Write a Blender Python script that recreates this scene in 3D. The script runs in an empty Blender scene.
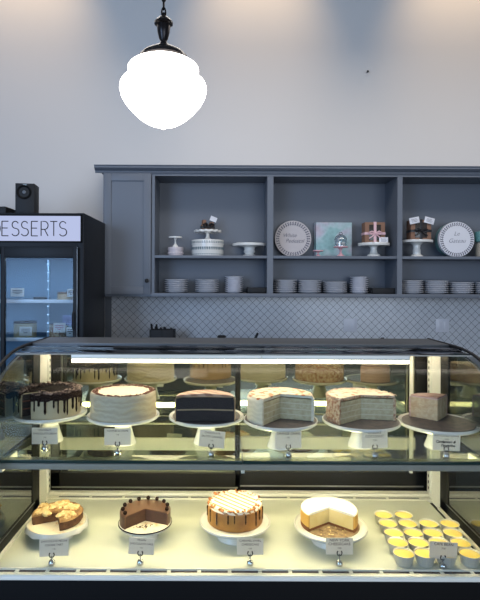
import bpy, bmesh, math, random
from mathutils import Vector, Matrix, noise

random.seed(7)
S = bpy.context.scene
COL = S.collection
PI = math.pi
F = 518.0                     # focal length in pixels of the 480 px wide frame
CAMH = 1.55


def lin(h):
    h = h.lstrip('#')
    v = [int(h[i:i + 2], 16) / 255 for i in (0, 2, 4)]
    return tuple(((c + .055) / 1.055) ** 2.4 if c > .04045 else c / 12.92 for c in v) + (1,)


# ------------------------------------------------------------------ camera
cam = bpy.data.cameras.new('camera')
cam.sensor_fit = 'HORIZONTAL'
cam.sensor_width = 36
cam.lens = 36 * F / 480
cam.shift_x = 18 / 480
cam.shift_y = -18 / 480
cam.clip_start = .05
camo = bpy.data.objects.new('camera', cam)
COL.objects.link(camo)
camo.location = (0, 0, CAMH)
camo.rotation_euler = (Matrix.Rotation(PI / 2, 3, 'X') @ Matrix.Rotation(math.radians(.25), 3, 'Z')).to_euler()
S.camera = camo

# ------------------------------------------------------------------ exposure, world, lights
S.view_settings.view_transform = 'Standard'
S.view_settings.look = 'None'
S.view_settings.gamma = 1
S.view_settings.exposure = 0
S.view_settings.use_curve_mapping = False
try:
    S.cycles.transparent_max_bounces = 32
    S.cycles.max_bounces = 12
    S.cycles.glossy_bounces = 6
    S.cycles.caustics_reflective = False
    S.cycles.caustics_refractive = False
    S.cycles.sample_clamp_indirect = 4
except Exception:
    pass
W = bpy.data.worlds.new('world')
S.world = W
W.use_nodes = True
W.node_tree.nodes['Background'].inputs[0].default_value = (.58, .66, .86, 1)
W.node_tree.nodes['Background'].inputs[1].default_value = .20


def area(name, loc, target, sx, sy, power, col):
    l = bpy.data.lights.new(name, 'AREA')
    l.shape = 'RECTANGLE'
    l.size, l.size_y = sx, sy
    l.energy = power
    l.color = col
    o = bpy.data.objects.new(name, l)
    COL.objects.link(o)
    o.location = loc
    o.rotation_euler = (Vector(target) - Vector(loc)).to_track_quat('-Z', 'Y').to_euler()
    return o


def spot(name, loc, target, power, col, ang, blend):
    l = bpy.data.lights.new(name, 'SPOT')
    l.energy = power
    l.color = col
    l.spot_size = math.radians(ang)
    l.spot_blend = blend
    l.shadow_soft_size = .06
    o = bpy.data.objects.new(name, l)
    COL.objects.link(o)
    o.location = loc
    o.rotation_euler = (Vector(target) - Vector(loc)).to_track_quat('-Z', 'Y').to_euler()
    return o


# daylight through the shop front, behind and to the left of the camera
area('daylight_shop_window', (-3.0, -1.6, 2.0), (-.2, 4.2, 1.4), 2.2, 2.6, 138, (.47, .67, 1.0))
# the rest of the glazed shop front, further behind the camera
area('daylight_shop_front', (2.4, -4.6, 1.7), (1.2, 4.2, 1.5), 4.5, 2.4, 175, (.76, .86, 1.0))
# recessed wall-washers in the ceiling close to the back wall
for wx in (-1.66, .29, 2.02):
    spot('wall_washer', (wx, 3.86, 5.15), (wx, 4.43, 3.86), 150, (1.0, .69, .38), 58, 1.0)
# row of ceiling downlights over the back counter
area('ceiling_downlights', (1.15, 2.95, 3.32), (1.15, 3.5, 0), 5.0, .4, 34, (1.0, .92, .84))

LED_TOP = 16.0
LED_SHELF = 44.0
REAR_FILL = 22.0  # strength of the added fill at the case rear
GLOBE = 9.0


# ------------------------------------------------------------------ materials
def mat(name, col, rough=.5, metal=0, spec=.5, bump=None, vary=None, coat=0, sss=0, col2=None):
    m = bpy.data.materials.new(name)
    m.use_nodes = True
    nt = m.node_tree
    b = nt.nodes['Principled BSDF']
    c = lin(col) if isinstance(col, str) else tuple(col)
    b.inputs['Base Color'].default_value = c
    b.inputs['Roughness'].default_value = rough
    b.inputs['Metallic'].default_value = metal
    b.inputs['Specular IOR Level'].default_value = spec
    b.inputs['Coat Weight'].default_value = coat
    if sss:
        b.inputs['Subsurface Weight'].default_value = sss
        b.inputs['Subsurface Radius'].default_value = (.01, .007, .004)
    tc = nt.nodes.new('ShaderNodeTexCoord')
    if vary:
        n = nt.nodes.new('ShaderNodeTexNoise')
        n.inputs['Scale'].default_value = vary[0]
        n.inputs['Detail'].default_value = 4
        r = nt.nodes.new('ShaderNodeValToRGB')
        r.color_ramp.elements[0].position = vary[1]
        r.color_ramp.elements[1].position = vary[2]
        r.color_ramp.elements[0].color = c
        r.color_ramp.elements[1].color = lin(col2)
        nt.links.new(tc.outputs['Object'], n.inputs['Vector'])
        nt.links.new(n.outputs['Fac'], r.inputs['Fac'])
        nt.links.new(r.outputs['Color'], b.inputs['Base Color'])
    if bump:
        n = nt.nodes.new('ShaderNodeTexNoise')
        n.inputs['Scale'].default_value = bump[0]
        n.inputs['Detail'].default_value = 5
        bp = nt.nodes.new('ShaderNodeBump')
        bp.inputs['Strength'].default_value = bump[1]
        bp.inputs['Distance'].default_value = bump[2] if len(bump) > 2 else .005
        nt.links.new(tc.outputs['Object'], n.inputs['Vector'])
        nt.links.new(n.outputs['Fac'], bp.inputs['Height'])
        nt.links.new(bp.outputs['Normal'], b.inputs['Normal'])
    return m


def emit(name, col, strength):
    m = bpy.data.materials.new(name)
    m.use_nodes = True
    nt = m.node_tree
    nt.nodes.clear()
    e = nt.nodes.new('ShaderNodeEmission')
    e.inputs[0].default_value = lin(col)
    e.inputs[1].default_value = strength
    o = nt.nodes.new('ShaderNodeOutputMaterial')
    nt.links.new(e.outputs[0], o.inputs[0])
    return m


def glass(name, tint, f0, grazing=1.0, gloss='#ffffff', rough=0.0):
    """Thin architectural glass: clear transmission plus a mirror reflection growing towards grazing."""
    m = bpy.data.materials.new(name)
    m.use_nodes = True
    nt = m.node_tree
    nt.nodes.clear()
    lw = nt.nodes.new('ShaderNodeLayerWeight')
    lw.inputs['Blend'].default_value = .5
    p = nt.nodes.new('ShaderNodeMath'); p.operation = 'POWER'; p.inputs[1].default_value = 4.5
    ma = nt.nodes.new('ShaderNodeMath'); ma.operation = 'MULTIPLY_ADD'
    ma.inputs[1].default_value = (1 - f0) * grazing
    ma.inputs[2].default_value = f0
    ma.use_clamp = True
    nt.links.new(lw.outputs['Facing'], p.inputs[0])
    nt.links.new(p.outputs[0], ma.inputs[0])
    t = nt.nodes.new('ShaderNodeBsdfTransparent'); t.inputs[0].default_value = lin(tint)
    g = nt.nodes.new('ShaderNodeBsdfGlossy'); g.inputs['Color'].default_value = lin(gloss)
    g.inputs['Roughness'].default_value = rough
    mx = nt.nodes.new('ShaderNodeMixShader')
    nt.links.new(ma.outputs[0], mx.inputs[0])
    nt.links.new(t.outputs[0], mx.inputs[1])
    nt.links.new(g.outputs[0], mx.inputs[2])
    o = nt.nodes.new('ShaderNodeOutputMaterial')
    nt.links.new(mx.outputs[0], o.inputs[0])
    return m


def mirror(name, tint, base, fac):
    m = bpy.data.materials.new(name)
    m.use_nodes = True
    nt = m.node_tree
    nt.nodes.clear()
    g = nt.nodes.new('ShaderNodeBsdfGlossy'); g.inputs['Color'].default_value = lin(tint)
    g.inputs['Roughness'].default_value = .02
    d = nt.nodes.new('ShaderNodeBsdfDiffuse'); d.inputs[0].default_value = lin(base)
    mx = nt.nodes.new('ShaderNodeMixShader'); mx.inputs[0].default_value = fac
    nt.links.new(d.outputs[0], mx.inputs[1])
    nt.links.new(g.outputs[0], mx.inputs[2])
    o = nt.nodes.new('ShaderNodeOutputMaterial')
    nt.links.new(mx.outputs[0], o.inputs[0])
    return m


M = {}
M['wall'] = mat('wall_paint', '#cecece', .75, spec=.2, bump=(60, .06, .002))
M['ceiling'] = mat('ceiling_paint', '#d8d4cc', .85)
M['floor'] = mat('floor_boards', '#4a423b', .45, vary=(3, .35, .7), col2='#3a332d')
M['cab'] = mat('cabinet_paint', '#666d78', .42, spec=.4, bump=(90, .03, .001))
M['black'] = mat('black_enamel', '#08090b', .6, spec=.15)
M['black_matte'] = mat('black_plastic', '#141518', .55, spec=.35)
M['fridge'] = mat('fridge_black', '#12151a', .45, spec=.22, bump=(40, .03, .001))
M['frame_dark'] = mat('dark_anodised_frame', '#100f0e', .55, spec=.25)
M['top_dark'] = mat('dark_glossy_top', '#08090a', .03, spec=.5)
M['steel'] = mat('brushed_steel', '#9a9a98', .32, metal=1, bump=(120, .04, .001))
M['strip_grey'] = mat('grey_anodised_strip', '#5c5f62', .45, metal=.6)
M['chrome'] = mat('chrome', '#c9ccd0', .10, metal=1)
M['bar_grey'] = mat('shelf_bar_grey', '#9b988e', .38, spec=.5)
M['enamel'] = mat('white_enamel', '#e9e8dd', .30, spec=.5)
M['deck'] = mat('deck_enamel', '#dde0d2', .16, spec=.6, vary=(1.2, .3, .8), col2='#d5d9cb')
M['slot'] = mat('vent_slot_dark', '#3b3138', .6)
M['porcelain'] = mat('white_porcelain', '#e6e5e0', .16, spec=.5, coat=.3)
M['plate'] = mat('grey_white_stoneware', '#d0d2d8', .30, spec=.45)
M['plate_white'] = mat('white_stoneware', '#dcdde4', .28, spec=.45)
M['card'] = mat('card_paper', '#d9d7da', .7, spec=.2)
def paper_mat(name, col, tr):
    m = mat(name, col, .7, spec=.2)
    nt = m.node_tree
    t = nt.nodes.new('ShaderNodeBsdfTranslucent'); t.inputs[0].default_value = lin(col)
    mx = nt.nodes.new('ShaderNodeMixShader'); mx.inputs[0].default_value = tr
    nt.links.new(nt.nodes['Principled BSDF'].outputs[0], mx.inputs[1])
    nt.links.new(t.outputs[0], mx.inputs[2])
    nt.links.new(mx.outputs[0], nt.nodes['Material Output'].inputs[0])
    return m
M['card'] = paper_mat('card_paper', '#f4f1ec', .55)
M['ink'] = mat('ink', '#3a3640', .7, spec=.1)
M['ink_black'] = mat('black_ink', '#121214', .7, spec=.1)
M['glass_front'] = glass('front_glass_clear', '#f3f5f4', .004, .22)
M['glass_side'] = glass('side_glass', '#c8d2cb', .34, 1.0)
M['glass_shelf'] = glass('shelf_glass_green', '#e7ebe0', .035, .55)
M['glass_edge'] = mat('glass_edge_green', '#2b3f3c', .12, spec=.7)
M['glass_fridge'] = glass('fridge_glass', '#e8f0f4', .010, .2)
M['glass_dome'] = glass('dome_glass', '#f2f5f7', .10, .9)
M['mirror'] = mirror('mirror_glass', '#d6d8c4', '#454a42', .82)
M['led'] = emit('led_diffuser', '#fff0d0', LED_TOP)
M['led_shelf'] = emit('shelf_led_diffuser', '#ffedbe', LED_SHELF)
M['led_fridge'] = emit('fridge_led', '#b5d8ff', 1.7)
M['rear_fill'] = emit('rear_fill_glow', '#ffeccb', REAR_FILL)  # glow of the added rear fill, not a known lamp
M['fridge_fill'] = emit('fridge_fill_glow', '#dceaff', 30)  # glow of the added fill inside the fridge front
M['globe'] = emit('lit_opal_glass', '#fff7ee', GLOBE)
M['bronze'] = mat('dark_bronze', '#1d1a1c', .28, metal=.6)
M['sign'] = emit('backlit_sign_panel', '#b9c3e6', 1.0)
M['brown_box'] = mat('kraft_card', '#8a6a58', .7, spec=.2)
M['window_film'] = mat('box_window_dark', '#3d3834', .2)
M['pink_ribbon'] = mat('pink_ribbon', '#e0b9c0', .45)
M['black_ribbon'] = mat('black_ribbon', '#16161a', .4)
M['pink_porcelain'] = mat('pink_porcelain', '#d9a9b0', .25)
M['teal_ceramic'] = mat('teal_ceramic', '#5f8f90', .3)
M['cream_jar'] = mat('cream_jar', '#a89f90', .4)
M['blush'] = mat('pale_blush_porcelain', '#cdc4c8', .35)
M['trim_grey'] = mat('grey_trim', '#5e646c', .5)


def tile_mat():
    m = bpy.data.materials.new('diamond_tile')
    m.use_nodes = True
    nt = m.node_tree
    b = nt.nodes['Principled BSDF']
    tc = nt.nodes.new('ShaderNodeTexCoord')
    sp = nt.nodes.new('ShaderNodeSeparateXYZ')
    nt.links.new(tc.outputs['Object'], sp.inputs[0])
    P = .0655

    def math_(op, a, bb=None):
        n = nt.nodes.new('ShaderNodeMath'); n.operation = op
        for i, v in enumerate((a, bb)):
            if v is None: continue
            if isinstance(v, (int, float)): n.inputs[i].default_value = v
            else: nt.links.new(v, n.inputs[i])
        return n.outputs[0]
    # slightly bowed edges, as on handmade diamond tile
    u = math_('ADD', sp.outputs[0], sp.outputs[2])
    v = math_('SUBTRACT', sp.outputs[0], sp.outputs[2])

    def edge(w):
        f = math_('FRACT', math_('ADD', math_('DIVIDE', w, P), 100.0))
        return math_('ABSOLUTE', math_('SUBTRACT', f, .5))      # .5 on a joint
    mx = math_('MAXIMUM', edge(u), edge(v))
    joint = math_('GREATER_THAN', mx, .474)
    n = nt.nodes.new('ShaderNodeTexNoise'); n.inputs['Scale'].default_value = 9
    nt.links.new(tc.outputs['Object'], n.inputs['Vector'])
    r = nt.nodes.new('ShaderNodeValToRGB')
    r.color_ramp.elements[0].color = lin('#c3c6cb'); r.color_ramp.elements[1].color = lin('#d6d8dc')
    nt.links.new(n.outputs['Fac'], r.inputs['Fac'])
    c = nt.nodes.new('ShaderNodeMix'); c.data_type = 'RGBA'
    nt.links.new(joint, c.inputs['Factor'])
    nt.links.new(r.outputs['Color'], c.inputs[6])
    c.inputs[7].default_value = lin('#3a3f49')
    nt.links.new(c.outputs[2], b.inputs['Base Color'])
    b.inputs['Roughness'].default_value = .22
    bp = nt.nodes.new('ShaderNodeBump'); bp.invert = True
    bp.inputs['Distance'].default_value = .002; bp.inputs['Strength'].default_value = .5
    nt.links.new(joint, bp.inputs['Height'])
    nt.links.new(bp.outputs['Normal'], b.inputs['Normal'])
    return m


def banded(name, axis, scale, c1, c2, rough=.5, lo=.4, hi=.6, dist=2.0, bump=.3):
    """Wave-texture material, used for combed frosting and iced stripes."""
    m = bpy.data.materials.new(name)
    m.use_nodes = True
    nt = m.node_tree
    b = nt.nodes['Principled BSDF']
    tc = nt.nodes.new('ShaderNodeTexCoord')
    w = nt.nodes.new('ShaderNodeTexWave')
    w.bands_direction = axis
    w.inputs['Scale'].default_value = scale
    w.inputs['Distortion'].default_value = dist
    w.inputs['Detail'].default_value = 2
    w.inputs['Detail Scale'].default_value = 1.5
    r = nt.nodes.new('ShaderNodeValToRGB')
    r.color_ramp.elements[0].position = lo; r.color_ramp.elements[1].position = hi
    r.color_ramp.elements[0].color = lin(c1); r.color_ramp.elements[1].color = lin(c2)
    nt.links.new(tc.outputs['Object'], w.inputs['Vector'])
    nt.links.new(w.outputs['Fac'], r.inputs['Fac'])
    nt.links.new(r.outputs['Color'], b.inputs['Base Color'])
    b.inputs['Roughness'].default_value = rough
    bp = nt.nodes.new('ShaderNodeBump'); bp.inputs['Distance'].default_value = .003
    bp.inputs['Strength'].default_value = bump
    nt.links.new(w.outputs['Fac'], bp.inputs['Height'])
    nt.links.new(bp.outputs['Normal'], b.inputs['Normal'])
    return m


M['tile'] = tile_mat()
M['butter'] = banded('combed_buttercream', 'Z', 17, '#c3b69c', '#ccc0a5', .55, .3, .7, 7, .35)
M['drip_cream'] = mat('cream_frosting', '#bfb292', .5, bump=(50, .25))
M['white_frost'] = banded('white_buttercream', 'Z', 18, '#d7d1bd', '#dfd9c5', .5, .3, .7, 6, .3)
M['caramel_frost'] = mat('caramel_frosting', '#bd9c74', .5, bump=(45, .25))
M['choc_glaze'] = mat('chocolate_glaze', '#261b18', .8, spec=.08, bump=(80, .2))
M['choc_sponge'] = mat('chocolate_sponge', '#262022', .6, spec=.35, bump=(160, .7), vary=(90, .35, .75), col2='#37302f')
M['choc_sponge_b'] = mat('chocolate_mousse', '#3e271d', .6, bump=(120, .25), vary=(60, .3, .8), col2='#4c2f24')
M['choc_top'] = mat('chocolate_ganache', '#583b2e', .38, bump=(40, .1))
M['flake'] = mat('coconut_chocolate_flake', '#4b352e', .8, vary=(70, .45, .62), col2='#b79d8e')
M['rim_crumb'] = mat('red_brown_crumb', '#5a3126', .85, bump=(140, .5), vary=(80, .35, .7), col2='#86594a')
M['pale_sponge'] = mat('pale_sponge', '#b6a98a', .9, spec=.15, bump=(150, .6), vary=(70, .35, .7), col2='#cbc4a6')
M['cream_fill'] = mat('cream_filling', '#cdc3a8', .5)
M['tan_fill'] = mat('tan_filling', '#a58e70', .6)
M['crumb_tan'] = mat('crumb_coating', '#d5bfa0', .85, bump=(110, 1.0, .006), vary=(95, .42, .58), col2='#a97c5f')
M['rose_frost'] = banded('rose_frosting', 'Z', 22, '#c9a89d', '#d1b2a6', .6, .3, .7, 4, .3)
M['almond_sponge'] = mat('almond_sponge', '#d3c2a2', .9, bump=(150, .6), vary=(60, .35, .66), col2='#c0a583')
M['board'] = mat('dark_cake_board', '#4d474b', .5, vary=(40, .4, .7), col2='#6a5d5c')
M['board_white'] = mat('white_cake_board', '#e8dcc6', .5, vary=(30, .55, .66), col2='#d0b28f')
M['lattice'] = banded('caramel_lattice_top', 'DIAGONAL', 12, '#a57b66', '#c8a48c', .5, .3, .7, 1.5)
M['orange_top'] = mat('orange_zest_top', '#e9dcc0', .5, bump=(60, .4), vary=(42, .50, .60), col2='#c27440')
M['coco_top'] = mat('cream_coconut_top', '#e9d8c0', .6, bump=(70, .6), vary=(45, .52, .62), col2='#c9957c')
M['almond_top'] = mat('toasted_rose_top', '#c3a096', .6, bump=(70, .4), vary=(40, .45, .65), col2='#a97f78')
M['tan_cake'] = mat('baked_tart_crust', '#6d4a30', .85, bump=(100, .7), vary=(50, .35, .7), col2='#42291c')
M['tart_top'] = mat('golden_tart_top', '#a27d50', .8, bump=(90, .6), vary=(45, .35, .7), col2='#6e4a2c')
M['cookie'] = mat('cookie_crumble', '#dcc697', .85, bump=(90, .8), vary=(60, .35, .7), col2='#b9935c')
M['caramel'] = mat('caramel_cheesecake', '#b8833f', .45, bump=(60, .2), vary=(14, .35, .7), col2='#8f5c2e')
M['caramel_dark'] = mat('caramel_sauce', '#3c2013', .25)
M['icing_stripe'] = banded('white_iced_stripes', 'DIAGONAL', 20, '#a9783f', '#f6efe2', .4, .22, .36, .2)
M['pecan'] = mat('chopped_pecan', '#a4683a', .7, bump=(120, .5))
M['ny_side'] = mat('golden_cheesecake', '#e2b45c', .5, vary=(16, .3, .75), col2='#cf9a48')
M['ny_cut'] = mat('cheesecake_cut', '#efd99a', .6, bump=(70, .5), vary=(30, .4, .7), col2='#e8cf86')
M['ny_top'] = mat('white_sour_cream_top', '#f7f2e6', .3)
M['crust'] = mat('biscuit_crust', '#7d4d2c', .9, bump=(140, .6))
M['crumbs_board'] = mat('crumbed_board', '#8d765a', .6, vary=(60, .45, .65), col2='#5f4733')
M['foil'] = mat('foil_cup', '#d9d6cc', .30, metal=.35)
M['lemon'] = mat('lemon_custard', '#f1d264', .28, bump=(30, .1), vary=(20, .3, .75), col2='#f4dc84')


# ------------------------------------------------------------------ mesh builder
class MB:
    def __init__(self):
        self.bm = bmesh.new()

    def add(self, bm2, mx=None):
        if mx is not None:
            bmesh.ops.transform(bm2, matrix=mx, verts=bm2.verts)
        me = bpy.data.meshes.new('t')
        bm2.to_mesh(me)
        bm2.free()
        self.bm.from_mesh(me)
        bpy.data.meshes.remove(me)
        return self

    def box(self, x0, x1, y0, y1, z0, z1, bev=0.0, mx=None, seg=2):
        b = bmesh.new()
        bmesh.ops.create_cube(b, size=1)
        bmesh.ops.scale(b, vec=(abs(x1 - x0), abs(y1 - y0), abs(z1 - z0)), verts=b.verts)
        bmesh.ops.translate(b, vec=((x0 + x1) / 2, (y0 + y1) / 2, (z0 + z1) / 2), verts=b.verts)
        if bev:
            bmesh.ops.bevel(b, geom=b.edges[:], offset=bev, segments=seg, profile=.6, affect='EDGES')
        return self.add(b, mx)

    def sector(self, prof, a0=0, a1=360, n=64, jit=None, c=(0, 0, 0)):
        """Revolve a closed (r, z) polygon from a0 to a1 degrees; end faces are capped."""
        b = bmesh.new()
        full = abs(a1 - a0) >= 359.9
        k = max(3, int(round(n * abs(a1 - a0) / 360)))
        cols = []
        for i in range(k if full else k + 1):
            a = math.radians(a0 + (a1 - a0) * i / k)
            ring = []
            for (r, z) in prof:
                x, y, zz = r * math.cos(a), r * math.sin(a), z
                if jit and r > 1e-5:
                    x, y, zz = jit(x, y, zz, r, a)
                ring.append(b.verts.new((x + c[0], y + c[1], zz + c[2])))
            cols.append(ring)
        m = len(prof)
        K = len(cols)
        for i in range(K if full else K - 1):
            p, q = cols[i], cols[(i + 1) % K]
            for j in range(m):
                jn = (j + 1) % m
                if prof[j][0] < 1e-6 and prof[jn][0] < 1e-6:
                    continue
                vs = [p[j], q[j], q[jn], p[jn]]
                b.faces.new(vs)
        if not full:
            b.faces.new(cols[0])
            b.faces.new(list(reversed(cols[-1])))
        bmesh.ops.remove_doubles(b, verts=b.verts, dist=1e-6)
        bmesh.ops.recalc_face_normals(b, faces=b.faces)
        return self.add(b)

    def lathe(self, prof, n=32, c=(0, 0, 0), mx=None):
        """Revolve an open (r, z) profile whose ends sit on the axis or are capped."""
        b = bmesh.new()
        rings = []
        for (r, z) in prof:
            if r < 1e-6:
                rings.append([b.verts.new((c[0], c[1], z + c[2]))])
            else:
                rings.append([b.verts.new((r * math.cos(2 * PI * i / n) + c[0], r * math.sin(2 * PI * i / n) + c[1], z + c[2])) for i in range(n)])
        for p, q in zip(rings, rings[1:]):
            if len(p) == 1 and len(q) == 1: continue
            for i in range(n):
                i2 = (i + 1) % n
                if len(p) == 1: b.faces.new((p[0], q[i2], q[i]))
                elif len(q) == 1: b.faces.new((p[i], p[i2], q[0]))
                else: b.faces.new((p[i], p[i2], q[i2], q[i]))
        for rg in (rings[0], rings[-1]):
            if len(rg) > 2: b.faces.new(rg)
        bmesh.ops.recalc_face_normals(b, faces=b.faces)
        return self.add(b, mx)

    def tube(self, pts, r, n=8, closed=False):
        b = bmesh.new()
        pts = [Vector(p) for p in pts]
        N = len(pts)
        rad = r if isinstance(r, (list, tuple)) else [r] * N
        rings = []
        up = None
        for i, p in enumerate(pts):
            if closed: t = pts[(i + 1) % N] - pts[i - 1]
            else: t = pts[min(i + 1, N - 1)] - pts[max(i - 1, 0)]
            t.normalize()
            if up is None:
                up = Vector((0, 0, 1)) if abs(t.z) < .9 else Vector((1, 0, 0))
            s = t.cross(up)
            if s.length < 1e-4: s = t.cross(Vector((0, 1, 0)))
            s.normalize()
            up = s.cross(t).normalized()
            rings.append([b.verts.new(p + rad[i] * (math.cos(2 * PI * k / n) * s + math.sin(2 * PI * k / n) * up)) for k in range(n)])
        for i in range(N if closed else N - 1):
            p, q = rings[i], rings[(i + 1) % N]
            for k in range(n):
                b.faces.new((p[k], p[(k + 1) % n], q[(k + 1) % n], q[k]))
        if not closed:
            b.faces.new(rings[0]); b.faces.new(rings[-1])
        bmesh.ops.recalc_face_normals(b, faces=b.faces)
        return self.add(b)

    def ball(self, c, r, sx=1, sy=1, sz=1, sub=2, rough=0.0):
        b = bmesh.new()
        bmesh.ops.create_icosphere(b, subdivisions=sub, radius=r)
        for v in b.verts:
            k = 1 + rough * noise.noise(v.co * (2.2 / r) + Vector(c) * 91)
            v.co = Vector((v.co.x * sx * k + c[0], v.co.y * sy * k + c[1], v.co.z * sz * k + c[2]))
        return self.add(b)

    def prism(self, poly, axis, a, b_):
        """Extrude a polygon along an axis: 'x' -> poly is (y, z); 'y' -> (x, z); 'z' -> (x, y)."""
        b = bmesh.new()
        def P(u, v, w):
            return {'x': (w, u, v), 'y': (u, w, v), 'z': (u, v, w)}[axis]
        p = [b.verts.new(P(u, v, a)) for u, v in poly]
        q = [b.verts.new(P(u, v, b_)) for u, v in poly]
        n = len(poly)
        for i in range(n):
            b.faces.new((p[i], p[(i + 1) % n], q[(i + 1) % n], q[i]))
        b.faces.new(p); b.faces.new(q)
        bmesh.ops.recalc_face_normals(b, faces=b.faces)
        return self.add(b)

    def build(self, name, m, parent=None, smooth=True, ang=35, loc=None):
        me = bpy.data.meshes.new(name)
        self.bm.to_mesh(me)
        self.bm.free()
        me.materials.append(M[m] if isinstance(m, str) else m)
        if smooth:
            me.shade_smooth()
            try:
                me.set_sharp_from_angle(angle=math.radians(ang))
            except Exception:
                pass
        o = bpy.data.objects.new(name, me)
        COL.objects.link(o)
        if parent is not None: o.parent = parent
        if loc is not None: o.location = loc
        return o


def empty(name, loc, label, cat, group=None, rz=0.0):
    o = bpy.data.objects.new(name, None)
    COL.objects.link(o)
    o.empty_display_size = .05
    o.location = loc
    o.rotation_euler = (0, 0, rz)
    return tag(o, label, cat, group)


def tag(o, label, cat, group=None, kind=None):
    if label: o['label'] = label
    if cat: o['category'] = cat
    if group: o['group'] = group
    if kind: o['kind'] = kind
    return o


def struct(o):
    o['kind'] = 'structure'
    return o


def dup(root, loc, label, group=None, rz=None):
    r = root.copy()
    COL.objects.link(r)
    r.location = loc
    if rz is not None: r.rotation_euler = (0, 0, rz)
    r['label'] = label
    if group: r['group'] = group
    for ch in root.children:
        c = ch.copy(); COL.objects.link(c); c.parent = r
        for g in ch.children:
            d = g.copy(); COL.objects.link(d); d.parent = c
    return r


def text_mesh(name, s, size, m, parent, loc, rot=(PI / 2, 0, 0), shear=0.0, ext=.0002, bold=0.0):
    cu = bpy.data.curves.new(name, 'FONT')
    cu.body = s
    cu.size = size
    cu.align_x = 'CENTER'
    cu.align_y = 'CENTER'
    cu.extrude = ext
    cu.offset = bold
    cu.shear = shear
    cu.resolution_u = 3
    tmp = bpy.data.objects.new(name + '_t', cu)
    COL.objects.link(tmp)
    dg = bpy.context.evaluated_depsgraph_get()
    me = bpy.data.meshes.new_from_object(tmp.evaluated_get(dg))
    bpy.data.objects.remove(tmp)
    bpy.data.curves.remove(cu)
    me.name = name
    me.materials.clear()
    me.materials.append(M[m])
    o = bpy.data.objects.new(name, me)
    COL.objects.link(o)
    if parent is not None: o.parent = parent
    o.location = loc
    o.rotation_euler = rot
    return o


def PX(px, Y): return (px - 222) * Y / F
def PZ(py, Y): return CAMH - (py - 282) * Y / F


# ------------------------------------------------------------------ room shell
WALL_Y = 4.43
struct(MB().box(-4.2, 5.2, WALL_Y, WALL_Y + .12, 0, 5.3).build('wall_back', 'wall'))
struct(MB().box(-4.2, 5.2, -6.0, WALL_Y + .12, -.1, 0).build('floor', 'floor'))
struct(MB().box(-4.2, 5.2, -6.0, WALL_Y + .12, 5.3, 5.4).build('ceiling', 'ceiling'))
struct(MB().box(-4.32, -4.2, .6, WALL_Y + .12, 0, 5.3).build('wall_left', 'wall'))
struct(MB().box(5.2, 5.32, .6, WALL_Y + .12, 0, 5.3).build('wall_right', 'wall'))
# tiled backsplash with its edge strip
bx0 = PX(112, WALL_Y)
struct(MB().box(bx0, 3.6, WALL_Y - .012, WALL_Y, .92, 1.50).build('trim_1', 'tile'))
struct(MB().box(bx0 - .055, bx0, WALL_Y - .018, WALL_Y, .92, 1.50).build('trim_2', 'trim_grey'))

q = MB().lathe([(0, 0), (.0035, 0), (.0035, .022), (.009, .024), (.010, .028), (.006, .031), (0, .032)], 14, mx=Matrix.Rotation(PI / 2, 4, 'X')).build('wall_hook', 'black_matte', loc=(PX(366, WALL_Y), WALL_Y, PZ(72, WALL_Y)))
tag(q, 'tiny dark hook alone on the bare wall above the cabinet', 'hook')

# ------------------------------------------------------------------ wall cabinet
CY = 4.10
k = CY / F
def cx(px): return (px - 222) * k
def cz(py): return CAMH - (py - 282) * k
cabinet = empty('wall_cabinet', (-.008, CY, 0), 'blue-grey painted wall cabinet with open shelves, crown moulding and one closed door', 'cabinet')
CB = WALL_Y - .012 - CY              # depth to the wall, local y
xl, xr = cx(104), cx(540)
zt, zb = cz(173.2), cz(297)
m = MB()
m.box(xl, xr, CB - .015, CB - .003, zb, zt)                       # back panel
m.box(xl, xl + .018, 0, CB, zb, zt)                               # left side
m.box(xr - .018, xr, 0, CB, zb, zt)
m.box(xl, xr, 0, CB, zt - .02, zt + .01)                          # top board
m.build('carcass', 'cab', cabinet, False)
MB().box(xl, xr, -.006, CB - .014, zb, cz(293.3), .003).build('bottom_board', 'cab', cabinet)
zs0, zs1 = cz(258.2), cz(255.4)
for a, b in ((155.5, 268), (274, 398), (403, 538)):
    MB().box(cx(a) - .01, cx(b) + .01, .004, CB - .014, zs0, zs1, .002).build('shelf', 'cab', cabinet)
for a, b in ((152.5, 155.5), (268, 274), (398, 403)):
    MB().box(cx(a), cx(b), -.003, CB - .014, cz(293.4), zt - .004).build('divider', 'cab', cabinet)
MB().box(xl, xr, -.005, .02, cz(176.3), zt + .01).build('top_rail', 'cab', cabinet)
# crown moulding, a stepped profile along the top, returned on the left end
def cq(py, d): return CAMH - (py - 282) * (CY + d) / F
prof = [(0.0, cq(173.6, 0)), (-.014, cq(173.6, -.014)), (-.018, cq(172.4, -.018)), (-.018, cq(171.0, -.018)), (-.032, cq(170.2, -.032)), (-.046, cq(168.4, -.046)), (-.052, cq(168, -.052)), (-.052, cq(166, -.052)), (-.060, cq(165.6, -.060)), (-.060, cq(165.0, -.060)), (0.0, cq(165.0, -.060))]
m = MB()
m.prism(prof, 'x', xl - .062, xr)
m.prism([(xl + u, z) for u, z in prof], 'y', -.02, CB)
m.build('crown_moulding', 'cab', cabinet, False)
door = MB()
dx0, dx1, dz0, dz1 = cx(105), cx(152), cz(294.5), cz(174.2)
fw = .058
door.box(dx0, dx0 + fw, -.02, 0, dz0, dz1, .002).box(dx1 - fw, dx1, -.02, 0, dz0, dz1, .002)
door.box(dx0 + fw, dx1 - fw, -.02, 0, dz1 - fw, dz1, .002).box(dx0 + fw, dx1 - fw, -.02, 0, dz0, dz0 + fw, .002)
door.box(dx0 + fw - .004, dx1 - fw + .004, -.010, 0, dz0 + fw - .004, dz1 - fw + .004)
door = door.build('door', 'cab', cabinet)
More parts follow.
